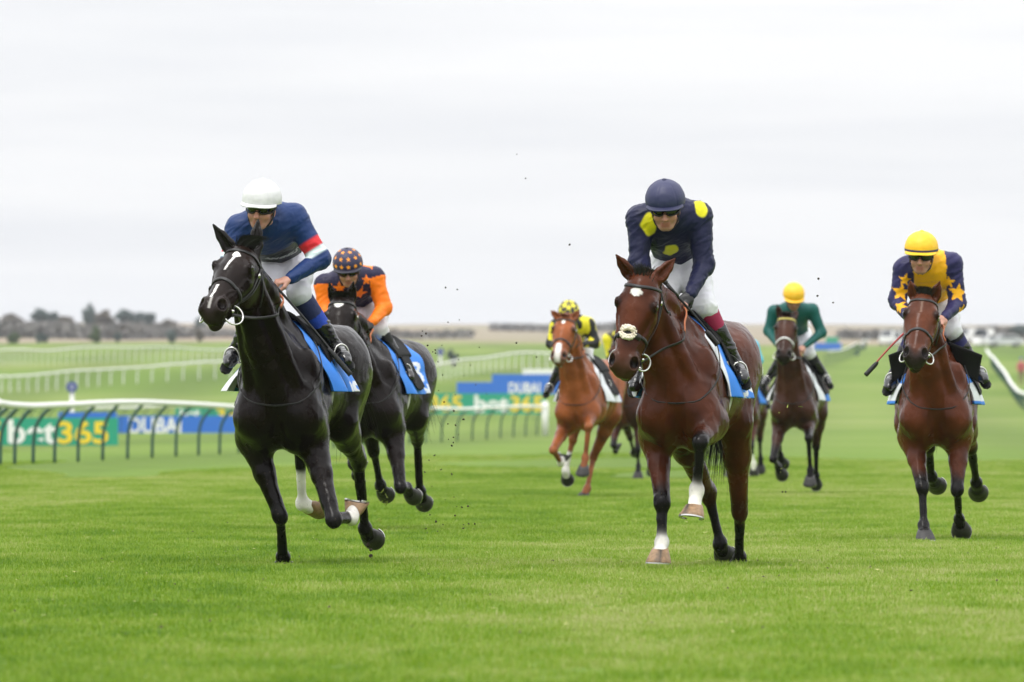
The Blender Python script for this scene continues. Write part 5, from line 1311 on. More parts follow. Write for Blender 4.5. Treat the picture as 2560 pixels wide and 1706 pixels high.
def build_grass():
    m, n, l, bs = new_mat('grass_blade')
    oi = n.new('ShaderNodeObjectInfo'); geo = n.new('ShaderNodeNewGeometry')
    mp = n.new('ShaderNodeMapping'); mp.inputs['Scale'].default_value = (1, 0.35, 0.0); l.new(geo.outputs['Position'], mp.inputs['Vector'])
    nz = n.new('ShaderNodeTexNoise'); nz.inputs['Scale'].default_value = 1.15; nz.inputs['Detail'].default_value = 6; nz.inputs['Roughness'].default_value = 0.62; l.new(mp.outputs[0], nz.inputs['Vector'])
    ad = n.new('ShaderNodeMath'); ad.operation = 'MULTIPLY_ADD'; ad.inputs[1].default_value = 0.16; l.new(oi.outputs['Random'], ad.inputs[0]); l.new(nz.outputs['Fac'], ad.inputs[2])
    r = n.new('ShaderNodeValToRGB'); els = r.color_ramp.elements
    els[0].position = 0.44; els[0].color = (0.098, 0.205, 0.006, 1); els[1].position = 1.0; els[1].color = (0.42, 0.44, 0.17, 1)
    e = els.new(0.66); e.color = (0.196, 0.322, 0.017, 1); e = els.new(0.84); e.color = (0.290, 0.372, 0.062, 1)
    vc = n.new('ShaderNodeVertexColor'); vc.layer_name = 'Col'
    mp2 = n.new('ShaderNodeMapping'); mp2.inputs['Scale'].default_value = (1, 0.22, 0.0); mp2.inputs['Rotation'].default_value = (0, 0, 0.5); l.new(geo.outputs['Position'], mp2.inputs['Vector'])
    nz2 = n.new('ShaderNodeTexNoise'); nz2.inputs['Scale'].default_value = 0.30; nz2.inputs['Detail'].default_value = 3; l.new(mp2.outputs[0], nz2.inputs['Vector'])
    ad3 = n.new('ShaderNodeMath'); ad3.operation = 'MULTIPLY_ADD'; ad3.inputs[1].default_value = 0.75; ad3.inputs[2].default_value = -0.375; l.new(nz2.outputs['Fac'], ad3.inputs[0])
    ad4 = n.new('ShaderNodeMath'); ad4.operation = 'ADD'; l.new(ad.outputs[0], ad4.inputs[0]); l.new(ad3.outputs[0], ad4.inputs[1]); ad = ad4
    st = mow_stripes(n, l, geo); ad5 = n.new('ShaderNodeMath'); ad5.operation = 'MULTIPLY_ADD'; ad5.inputs[1].default_value = 0.07; l.new(st, ad5.inputs[0]); l.new(ad.outputs[0], ad5.inputs[2]); ad = ad5
    ad2 = n.new('ShaderNodeMath'); ad2.operation = 'MULTIPLY_ADD'; ad2.inputs[1].default_value = 0.30; l.new(vc.outputs['Color'], ad2.inputs[0]); l.new(ad.outputs[0], ad2.inputs[2])
    l.new(ad2.outputs[0], r.inputs['Fac']); l.new(r.outputs['Color'], bs.inputs['Base Color'])
    bs.inputs['Roughness'].default_value = 0.5; bs.inputs['Specular IOR Level'].default_value = 0.35
    tr = n.new('ShaderNodeBsdfTranslucent'); l.new(r.outputs['Color'], tr.inputs['Color'])
    mx = n.new('ShaderNodeMixShader'); mx.inputs[0].default_value = 0.42; out = n['Material Output']
    l.new(bs.outputs[0], mx.inputs[1]); l.new(tr.outputs[0], mx.inputs[2]); l.new(mx.outputs[0], out.inputs['Surface'])
    col = bpy.data.collections.new('grass_tufts'); rr = random.Random(3)
    for v in range(6):
        V = []; Fc = []
        for b in range(70):
            a = rr.uniform(0, 2*math.pi); d = 0.11*math.sqrt(rr.random()); x, y = d*math.cos(a), d*math.sin(a)
            h = rr.uniform(0.012, 0.032)*(1.4 if rr.random() < 0.10 else 1); w = rr.uniform(0.0025, 0.0052); la = rr.uniform(0, 2*math.pi); ln = h*rr.uniform(0.15, 0.8)
            px_, py_ = -math.sin(la)*w/2, math.cos(la)*w/2; tx, ty = math.cos(la)*ln, math.sin(la)*ln; o = len(V)
            V += [(x-px_, y-py_, -0.01), (x+px_, y+py_, -0.01), (x+tx*0.35+px_*0.9, y+ty*0.35+py_*0.9, h*0.6), (x+tx*0.35-px_*0.9, y+ty*0.35-py_*0.9, h*0.6), (x+tx, y+ty, h)]
            Fc += [(o, o+1, o+2, o+3), (o+3, o+2, o+4)]
        me = bpy.data.meshes.new('grass_tuft'); me.from_pydata(V, [], Fc); me.materials.append(m)
        ca = me.color_attributes.new('Col', 'FLOAT_COLOR', 'POINT'); cv = np.repeat(np.random.RandomState(v).uniform(0, 1, len(V)//5)**1.2, 5); ca.data.foreach_set('color', np.stack([cv, cv, cv, np.ones_like(cv)], -1).astype(np.float32).ravel())
        col.objects.link(bpy.data.objects.new('grass_tuft', me))
    pts = []; pr = np.random.RandomState(5)
    for d0, d1, dens in ((27, 42, 46), (42, 62, 60), (62, 85, 34), (85, 125, 16)):
        hw = 0.066*d1+1.0; n_ = int((d1-d0)*2*hw*dens); yy = pr.uniform(d0, d1, n_); xx = pr.uniform(-hw, hw, n_)
        k = np.abs(xx) < 0.066*yy+0.8; pts.append(np.stack([xx[k], yy[k], np.zeros(k.sum())], -1))
    n_ = 42000; yy = 95+130*pr.power(0.55, n_)**1.25*1.0; xx = pr.uniform(-1, 1, n_)*(0.066*yy+0.8); yy = yy+pr.normal(0, 4, n_); kk = np.array([yy[i] < 165+110*mnoise.noise((xx[i]*0.22, yy[i]*0.035, 1.0)) for i in range(n_)]); pts.append(np.stack([xx[kk], yy[kk], np.zeros(kk.sum())], -1))
    pts = np.concatenate(pts)
    me = bpy.data.meshes.new('grass'); me.vertices.add(len(pts)); me.vertices.foreach_set('co', pts.astype(np.float32).ravel())
    me.materials.append(m); o = link(bpy.data.objects.new('grass', me)); o['kind'] = 'stuff'; o['label'] = 'short green turf grass blades across the foreground'; o['category'] = 'grass'
    ng = bpy.data.node_groups.new('grass_scatter', 'GeometryNodeTree')
    ng.interface.new_socket('Geometry', in_out='INPUT', socket_type='NodeSocketGeometry'); ng.interface.new_socket('Geometry', in_out='OUTPUT', socket_type='NodeSocketGeometry')
    N = ng.nodes; gi = N.new('NodeGroupInput'); go = N.new('NodeGroupOutput'); ip = N.new('GeometryNodeInstanceOnPoints'); ci = N.new('GeometryNodeCollectionInfo')
    ci.inputs['Collection'].default_value = col; ci.inputs['Separate Children'].default_value = True; ci.inputs['Reset Children'].default_value = True
    rv = N.new('FunctionNodeRandomValue'); rv.data_type = 'FLOAT_VECTOR'; rv.inputs[0].default_value = (-0.06, -0.06, 0); rv.inputs[1].default_value = (0.06, 0.06, 6.283)
    rs = N.new('FunctionNodeRandomValue'); rs.data_type = 'FLOAT'; rs.inputs[2].default_value = 0.7; rs.inputs[3].default_value = 1.25; rs.inputs['Seed'].default_value = 4
    k = ng.links.new; k(gi.outputs[0], ip.inputs['Points']); k(ci.outputs[0], ip.inputs['Instance']); ip.inputs['Pick Instance'].default_value = True
    k(rv.outputs[0], ip.inputs['Rotation']); k(rs.outputs[1], ip.inputs['Scale']); k(ip.outputs[0], go.inputs[0])
    o.modifiers.new('scatter', 'NODES').node_group = ng
    return o
M['rail_white'] = plain('rail_plastic', (0.74, 0.74, 0.71), rough=0.45, var=0.06, scale=2)
M['rail_green'] = plain('rail_post_green', (0.012, 0.060, 0.045), rough=0.5, var=0.15, scale=6)
def rail(name, label, line, n, post_mat, h=1.13, r=0.060, lean=0.34, sag=0.04, seed=1, post_r=0.034, group='running rails', end_post=False, side=1):
    """A running rail along the ground line [(x, y), ...] with n goosenecked posts."""
    line = np.array(line, float); ctrl = np.array([(x, y, 0) for x, y in line]); c = catmull(ctrl, n)
    rr = random.Random(seed); c[:, 2] = ground_z(c[:, 0], c[:, 1]); top = c.copy()
    ph = rr.uniform(0, 6); top[:, 2] += h+sag*np.sin(np.arange(n)*0.55+ph)+np.array([rr.uniform(-0.012, 0.012) for _ in range(n)])
    tv = np.gradient(c, axis=0); tv[:, 2] = 0; tv /= np.linalg.norm(tv, axis=1, keepdims=True); nv = np.stack([tv[:, 1], -tv[:, 0], tv[:, 2]*0], -1)*side
    root = empty(name, label, 'fence', group, loc=c[0])
    tube('top_rail', top+nv*lean, r, M['rail_white'], root, n=n*4, seg=10)
    V0, F0 = None, None; proto = None
    for i in range(n):
        b, t = c[i]-A(0, 0, 0.1), top[i]; pts = [b, b+A(0, 0, 0.45*h+0.1)+nv[i]*lean*0.04, lerp(b, t, 0.76)+nv[i]*lean*0.30, t+nv[i]*lean-A(0, 0, 0.02)]
        tube('post', pts, post_r, post_mat, root, n=9, seg=7)
    if end_post:
        e = c[-1]+nv[-1]*lean; tube('end_post', np.array([e-A(0, 0, 0.1), e+A(0, 0, h+0.25)]), 0.13, M['rail_white'], root, seg=12)
    return root
def text_mesh(body, size, bold=0.0):
    cu = bpy.data.curves.new('lettering', 'FONT'); cu.body = body; cu.size = size; cu.offset = bold; cu.extrude = 0.004; cu.space_character = 1.0
    return cu
def place_text(name, body, c, right, up, width, height, mat, parent, bold=0.02, mirror=False):
    """Lettering fitted to width x height with its lower left corner at c."""
    right = nrm(right); up = nrm(up); cu = bpy.data.curves.new(name, 'FONT'); cu.body = body; cu.size = 1.0; cu.offset = bold; cu.extrude = 0.008
    tmp = bpy.data.objects.new(name, cu); SC.collection.objects.link(tmp); bpy.context.view_layer.update()
    dg = bpy.context.evaluated_depsgraph_get(); me0 = tmp.evaluated_get(dg).to_mesh()
    co = np.empty(len(me0.vertices)*3, np.float32); me0.vertices.foreach_get('co', co); co = co.reshape(-1, 3).astype(float)
    faces = [tuple(p.vertices) for p in me0.polygons]; tmp.evaluated_get(dg).to_mesh_clear(); bpy.data.objects.remove(tmp); bpy.data.curves.remove(cu)
    lo, hi = co.min(0), co.max(0); nv = np.cross(right, up)
    x = (co[:, 0]-lo[0])/(hi[0]-lo[0])*width; y = (co[:, 1]-lo[1])/(hi[1]-lo[1])*height
    V = np.asarray(c)+x[:, None]*right+y[:, None]*up+(co[:, 2]/0.008*0.006)[:, None]*nv
    return mesh_obj(name, V, faces, mat, parent, smooth=False)
TEAL = (0.012, 0.300, 0.180); BOARDBLUE = (0.020, 0.140, 0.560)
M['teal'] = plain('board_teal', TEAL, 0.5, var=0.05, scale=3); M['board_blue'] = plain('board_blue', BOARDBLUE, 0.5, var=0.05, scale=3)
M['board_yellow'] = plain('board_yellow', (0.80, 0.58, 0.02), 0.5, var=0.04); M['board_grey'] = plain('board_frame', (0.3, 0.3, 0.3), 0.6)
def board(label, u0, u1, v0, v1, D, mat, texts=(), group='advertising boards', turn=0.0, feet=True):
    """An upright advertising board covering that span of the photo at depth D; texts = (string, u0, u1, v0, v1, material)."""
    Dr = D+turn; a, b = P(u0, v1, D), P(u1, v1, Dr); t0 = P(u0, v0, D); gz = min(float(ground_z(a[0], a[1])), float(ground_z(b[0], b[1])))
    a[2] = b[2] = min(a[2], b[2]); h = t0[2]-a[2]; rt = nrm(b-a); W = np.linalg.norm(b-a); up = A(0, 0, 1); nv = np.cross(rt, up)
    root = empty('advertising_board', label, 'board', group, loc=A(a[0], a[1], gz))
    V = [a+rt*x*W+up*z*h-nv*t for t in (0, 0.06) for z in (0, 1) for x in (0, 1)]
    mesh_obj('panel', V, [(0, 1, 3, 2), (4, 6, 7, 5), (0, 4, 5, 1), (2, 3, 7, 6), (0, 2, 6, 4), (1, 5, 7, 3)], mat, root, smooth=False)
    if feet:
        for x in (0.08, 0.5, 0.92):
            p = a+rt*x*W-nv*0.10; tube('stake', np.array([A(p[0], p[1], gz-0.1), p+up*h*0.8]), 0.03, M['board_grey'], root, seg=6)
    for (s, x0, x1, y0, y1, tm) in texts:
        f0, f1 = (x0-u0)/(u1-u0), (x1-u0)/(u1-u0); z0 = (v1-y1)/(v1-v0)
        place_text('lettering', s, a+rt*f0*W+up*z0*h+nv*0.008, rt, up, (f1-f0)*W, (y1-y0)/(v1-v0)*h, tm, root, bold=0.026)
    return root
# trees
def leaf_mat(name, c0, c1):
    m, n, l, bs = new_mat(name); oi = n.new('ShaderNodeNewGeometry')
    no = n.new('ShaderNodeTexNoise'); no.inputs['Scale'].default_value = 0.9; l.new(oi.outputs['Position'], no.inputs['Vector'])
    r = n.new('ShaderNodeValToRGB'); r.color_ramp.elements[0].position = 0.35; r.color_ramp.elements[0].color = (*c0, 1); r.color_ramp.elements[1].position = 0.65; r.color_ramp.elements[1].color = (*c1, 1)
    l.new(no.outputs['Fac'], r.inputs['Fac']); l.new(r.outputs['Color'], bs.inputs['Base Color']); bs.inputs['Roughness'].default_value = 0.7; bs.inputs['Specular IOR Level'].default_value = 0.2
    return m
M['leaf_dark'] = leaf_mat('leaf_dark', (0.055, 0.085, 0.078), (0.088, 0.120, 0.105)); M['leaf_mid'] = leaf_mat('leaf_mid', (0.045, 0.085, 0.025), (0.085, 0.120, 0.040))  # leaf_dark is paled and blued: distance haze put into the leaf colour
M['leaf_wood'] = leaf_mat('leaf_wood', (0.135, 0.135, 0.120), (0.185, 0.168, 0.150)); M['leaf_brown'] = leaf_mat('leaf_autumn', (0.105, 0.095, 0.070), (0.150, 0.125, 0.090)); M['bark'] = plain('bark', (0.06, 0.045, 0.035), 0.9, var=0.3, scale=3)  # far wood and brown leaf colours lightened to carry some distance haze
def crown_mesh(seed, rx, rz, nblob, nleaf, leaf, mat):
    r = np.random.RandomState(seed); cs = []
    for _ in range(nblob):
        d = r.normal(size=3); d /= np.linalg.norm(d); cs.append(d*np.array([rx, rx, rz])*r.uniform(0.25, 0.80)+np.array([0, 0, rz*0.1]))
    V = np.zeros((nleaf, 4, 3)); cs = np.array(cs)
    for i in range(nleaf):
        c = cs[r.randint(nblob)]; d = r.normal(size=3); d /= np.linalg.norm(d); p = c+d*np.array([rx, rx, rz])*0.36*r.uniform(0.55, 1.05)
        a = r.normal(size=3); a /= np.linalg.norm(a); b = np.cross(a, d+0.3*r.normal(size=3)); b /= np.linalg.norm(b)+1e-9; s = leaf*r.uniform(0.5, 1.1)
        V[i] = [p-a*s, p+b*s*0.5, p+a*s, p-b*s*0.5]
    me = bpy.data.meshes.new('crown'); me.from_pydata([tuple(map(float, v)) for v in V.reshape(-1, 3)], [], [(4*i, 4*i+1, 4*i+2, 4*i+3) for i in range(nleaf)]); me.materials.append(mat)
    return me
CROWNS = {}
def tree(label, u, D, w_px, h_px, base_v=None, kind='leaf_mid', group='trees and bushes beyond the course', bush=False, seed=0):
    """A tree of photo width and height w_px x h_px standing at column u and depth D."""
    x = (u-CX)/FPX*D; z = float(ground_z(x, D)); W, Hh = w_px/FPX*D, h_px/FPX*D
    root = empty('bush' if bush else 'tree', label, 'bush' if bush else 'tree', group, loc=(x, D, z))
    rz = Hh*(0.52 if bush else 0.40); key = (kind, seed % 4)
    if key not in CROWNS: CROWNS[key] = crown_mesh(40+seed % 4, 1.0, 1.0, 16, 1500, 0.16, M[kind])
    o = link(bpy.data.objects.new('crown', CROWNS[key]), root); o.scale = (W/2/1.05, W/2/1.05, rz/1.05); o.location = (0, 0, Hh-rz*1.0); o.rotation_euler = (0, 0, seed*1.3)
    th = Hh-rz; tr = max(0.08, W*0.035)
    V, Fc = tube_geo(np.array([(0, 0, -0.3), (0.02*W, 0, th*0.5), (0, 0, th*1.1)]), np.array([tr*1.3, tr, tr*0.5]), 7)
    for k in range(4):
        a = k*1.7+seed; v, f = tube_geo(np.array([(0, 0, th*0.7), (math.cos(a)*W*0.15, math.sin(a)*W*0.15, th), (math.cos(a)*W*0.28, math.sin(a)*W*0.28, th+rz*0.4)]), np.array([tr*0.6, tr*0.4, tr*0.2]), 5)
        o_ = len(V); V = list(V)+v; Fc = list(Fc)+[tuple(i+o_ for i in q) for q in f]
    mesh_obj('trunk', np.array(V)+wloc(root), Fc, M['bark'], root)
    return root
def wood_belt(name, label, pts, h, depth, mat, seed, n=5000, leaf=1.6):
    """A far wood or hedge seen as one mass: leaf clumps along a belt."""
    r = np.random.RandomState(seed); pts = np.array(pts, float); V = np.zeros((n, 4, 3)); seg = len(pts)-1
    for i in range(n):
        t = r.uniform(0, seg); k = min(int(t), seg-1); f = t-k; x = lerp(pts[k, 0], pts[k+1, 0], f); y = lerp(pts[k, 1], pts[k+1, 1], f)+r.uniform(-0.5, 0.5)*depth; hh = lerp(pts[k, 2], pts[k+1, 2], f)*h
        hh *= 0.72+0.42*mnoise.noise((x*0.035+seed, seed*2.1, 0)) + 0.16*mnoise.noise((x*0.16, seed, 3))
        z = float(ground_z(x, y))+max(0.3, hh)*r.uniform(0, 1)**0.7; p = np.array([x, y, z])
        a = r.normal(size=3); a /= np.linalg.norm(a); b = np.cross(a, r.normal(size=3)); b /= np.linalg.norm(b)+1e-9; s = leaf*r.uniform(0.5, 1.2)
        V[i] = [p-a*s, p+b*s*0.6, p+a*s, p-b*s*0.6]
    o = mesh_obj(name, V.reshape(-1, 3), np.arange(4*n).reshape(n, 4), mat, smooth=False); o['kind'] = 'stuff'; o['label'] = label; o['category'] = 'wood'
    return o
def xu(u, D): return (u-CX)/FPX*D
def car(label, u, D, yaw, col, L=4.3, tall=1.45, seed=0):
    """A parked car: shell, windows, wheels, lamps."""
    x = xu(u, D); z = float(ground_z(x, D)); root = empty('parked_car', label, 'car', 'vehicles parked by the course', loc=(x, D, z)); ca, sa = math.cos(yaw), math.sin(yaw)
    def w(q): return (x+q[0]*ca-q[1]*sa, D+q[0]*sa+q[1]*ca, z+q[2])
    h = tall; prof = [(-L/2, 0.35), (-L/2, 0.75), (-L/2+0.25, 0.90), (-L*0.27, 0.98), (-L*0.12, h), (L*0.24, h), (L*0.40, 1.0), (L/2-0.05, 0.92), (L/2, 0.6), (L/2, 0.35)]
    if tall > 1.8: prof = [(-L/2, 0.35), (-L/2, 1.0), (-L*0.38, 1.15), (-L*0.28, h), (L*0.46, h), (L/2, h-0.1), (L/2, 0.35)]
    def shell(pr, wid, inset):
        V = []; n = len(pr)
        for y, sc_ in ((-wid, 1), (-wid*0.96, 1), (wid*0.96, 1), (wid, 1)):
            for (a, b) in pr: V.append(w((a*(0.985 if abs(y) == wid else 1), y*(1-inset*max(0, (b-0.95)/h)), b)))
        F = [tuple(range(n))[::-1], tuple(range(3*n, 4*n))]+[(k*n+i, k*n+(i+1) % n, (k+1)*n+(i+1) % n, (k+1)*n+i) for k in range(3) for i in range(n)]
        return V, F
    V, F = shell(prof, 0.88, 0.22); mesh_obj('body', V, F, plain('car_paint', col, 0.3, coat=0.5), root, smooth=False)
    gl = plain('car_glass', (0.02, 0.025, 0.03), 0.1)
    for s in (-1, 1):
        y = s*0.80; q = [(-L*0.20, y*1.0, 1.02), (L*0.34, y*1.0, 1.02), (L*0.22, y*0.95, h-0.10), (-L*0.10, y*0.95, h-0.10)]
        mesh_obj('side_window', [w((a, b+s*t, c)) for t in (0.03, 0.09) for a, b, c in q], [(0, 1, 2, 3), (4, 7, 6, 5), (0, 4, 5, 1), (1, 5, 6, 2), (2, 6, 7, 3), (3, 7, 4, 0)], gl, root, smooth=False)
        for a in (-L*0.31, L*0.30):
            V, F = tube_geo(np.array([w((a, s*0.66, 0.32)), w((a, s*0.90, 0.32))]), 0.32, 16); wh = mesh_obj('wheel', V, F, M['rubber'], root, smooth=False)
            V, F = tube_geo(np.array([w((a, s*0.86, 0.32)), w((a, s*0.915, 0.32))]), 0.19, 12); mesh_obj('rim', V, F, M['steel'], wh, smooth=False)
        V, F = ball_geo(w((-L/2+0.02, s*0.62, 0.72)), A(0.08, 0.14, 0.08)); mesh_obj('headlight', V, F, M['white'], root)
    q = [(-L*0.265, -0.70, 1.0), (-L*0.265, 0.70, 1.0), (-L*0.135, 0.62, h-0.06), (-L*0.135, -0.62, h-0.06)]
    if tall > 1.8: q = [(-L*0.375, -0.72, 1.2), (-L*0.375, 0.72, 1.2), (-L*0.29, 0.66, h-0.1), (-L*0.29, -0.66, h-0.1)]
    mesh_obj('windscreen', [w((a-t, b, c+0.02)) for t in (0.02, 0.05) for a, b, c in q], [(0, 1, 2, 3), (4, 7, 6, 5), (0, 4, 5, 1), (1, 5, 6, 2), (2, 6, 7, 3), (3, 7, 4, 0)], gl, root, smooth=False)
def bystander(label, u, D, top, legs):
    x = xu(u, D); z = float(ground_z(x, D)); root = empty('person', label, 'person', loc=(x, D, z)); B = Field(); o = A(x, D, z); sk = SKIN
    B.ell(o+A(0, 0, 1.66), A(0.085, 0.10, 0.125), None, 0.03, sk); B.cone(o+A(0, 0, 1.50), o+A(0, 0, 1.58), 0.06, 0.055, 0.03, sk)
    B.cone(o+A(0, 0, 1.38), o+A(0, 0, 1.0), 0.15, 0.14, 0.05, top, flat=(A(1, 0, 0), 1.25))
    for s in (-1, 1):
        B.cone(o+A(s*0.19, 0, 1.40), o+A(s*0.27, -0.02, 1.12), 0.06, 0.05, 0.03, top); B.cone(o+A(s*0.27, -0.02, 1.12), o+A(s*0.22, -0.16, 0.92), 0.045, 0.035, 0.02, top); B.ell(o+A(s*0.21, -0.19, 0.88), A(0.03, 0.045, 0.05), None, 0.02, sk)
        B.cone(o+A(s*0.09, 0, 0.95), o+A(s*0.11, -0.01, 0.50), 0.10, 0.065, 0.04, legs); B.cone(o+A(s*0.11, -0.01, 0.50), o+A(s*0.12, 0.02, 0.08), 0.062, 0.045, 0.03, legs); B.cone(o+A(s*0.12, 0.03, 0.05), o+A(s*0.13, -0.13, 0.04), 0.045, 0.04, 0.02, (0.02, 0.02, 0.02))
    V, F = B.mesh(0.018); mesh_obj('body', V, F, M['skin'], root, cols=B.colors(V, top)); 
    V, F = ball_geo(o+A(0, 0.01, 1.73), A(0.105, 0.12, 0.075)); mesh_obj('cap', V, F, plain('blue_cap', (0.03, 0.06, 0.4), 0.7), root)
def flying_turf():
    """Clods and grass shreds thrown up by the hooves."""
    r = random.Random(21); V, F = ball_geo(A(0, 0, 0), 1.0, nu=8, nv=6); V = np.array(V); V = V*np.array([1+0.45*mnoise.noise(tuple(v*1.7)) for v in V])[:, None]
    soil = plain('soil', (0.035, 0.024, 0.014), 0.9, var=0.4, scale=200); proto = mesh_obj('turf_clod', V, F, soil); me = proto.data; bpy.data.objects.remove(proto)
    shred = bpy.data.meshes.new('grass_shred'); shred.from_pydata([(-0.1, -1, 0), (0.1, -1, 0), (0.16, 0, 0.25), (-0.12, 0, 0.25), (0.02, 1, 0.1)], [], [(0, 1, 2, 3), (3, 2, 4)])
    gm = plain('torn_grass', (0.30, 0.36, 0.06), 0.7, var=0.3); shred.materials.append(gm)
    def put(u, v, D, s, kind):
        p = P(u, v, D); o = bpy.data.objects.new('turf_clod' if kind else 'grass_shred', me if kind else shred); link(o); o.location = p; o.scale = (s*r.uniform(0.6, 1.6), s*r.uniform(0.6, 1.2), s*r.uniform(0.6, 1.4)); o.rotation_euler = (r.uniform(0, 6), r.uniform(0, 6), r.uniform(0, 6))
        if kind: tag(o, 'small dark clod of turf flying in the air', 'clod', 'clods of turf thrown up by the hooves')
        else: tag(o, 'torn pale grass shred flying up from the hooves', 'grass shred', 'grass shreds thrown up by the hooves')
    for u, v, s in ((1114, 719, 3.2), (1143, 724, 4), (1314, 446, 4), (1424, 612, 5), (1292, 386, 2), (1120, 806, 3), (1065, 834, 3.5), (1054, 840, 3), (1069, 864, 4), (1291, 858, 4), (1085, 917, 3), (1341, 893, 4), (1056, 828, 2.5), (1082, 880, 2.5), (1095, 905, 2.5), (1015, 1055, 4), (1130, 1115, 3), (1120, 1060, 2), (1082, 920, 3), (1170, 1266, 4.5), (1172, 1310, 3), (1187, 1310, 3.5), (1135, 1243, 3), (2046, 697, 4), (2044, 740, 3.5), (2083, 757, 4), (1956, 1230, 4), (1964, 1230, 4), (1148, 800, 2.5), (1176, 834, 2)):
        put(u, v, 52.5+r.uniform(-1.5, 3.5), s/400*0.62, True)
    for i in range(46): put(r.gauss(1115, 45), r.uniform(860, 1340), 54+r.uniform(-2, 3), r.uniform(1.2, 2.6)/400, True)
    for i in range(26): put(r.gauss(955, 14), r.uniform(1215, 1330), 54.3+r.uniform(-0.2, 0.3), r.uniform(4, 9)/400, False)
    for i in range(16): put(r.gauss(1110, 40), r.uniform(1140, 1340), 54+r.uniform(-1, 2), r.uniform(3, 7)/400, False)
    for u, v in ((2002, 1018), (1969, 1015), (1948, 1032), (1960, 1165), (1953, 1172), (1950, 1180), (2006, 1192), (1800, 1290), (1790, 1177), (1105, 1365)): put(u, v, 60 if u > 1900 else 52.4, r.uniform(5, 9)/380, False)
    for i in range(8): put(r.gauss(922, 5), r.uniform(1360, 1395), 54.6, r.uniform(3, 6)/400, bool(i % 2))
def turf_debris():
    """Crumbs of soil and dry clippings lying in the grass."""
    r = np.random.RandomState(31); V = []; F = []; C = []
    for i in range(420):
        y = r.uniform(36, 75); x = r.uniform(-1, 1)*0.062*y; s = r.uniform(0.005, 0.013); z = r.uniform(0.012, 0.026)
        soil = r.rand() < 0.35; a = r.uniform(0, 6.28); o = len(V); ln = 1.0 if soil else 2.2
        for k in range(6):
            t = a+k*1.047; V.append((x+math.cos(t)*s*(ln if k % 3 == 0 else 0.5), y+math.sin(t)*s*(ln if k % 3 == 0 else 0.5), z+r.uniform(-0.3, 0.5)*s))
        V.append((x, y, z+s*(0.8 if soil else 0.3))); F += [(o+k, o+(k+1) % 6, o+6) for k in range(6)]; C += [(0.05, 0.034, 0.02) if soil else (0.34, 0.34, 0.12)]*7
    o = mesh_obj('turf_debris', V, F, vcol('turf_crumbs', rough=0.9, var=0.3, scale=80, bump=0), cols=np.array(C)); o['kind'] = 'stuff'; o['label'] = 'crumbs of soil and dry clippings lying in the turf'; o['category'] = 'debris'
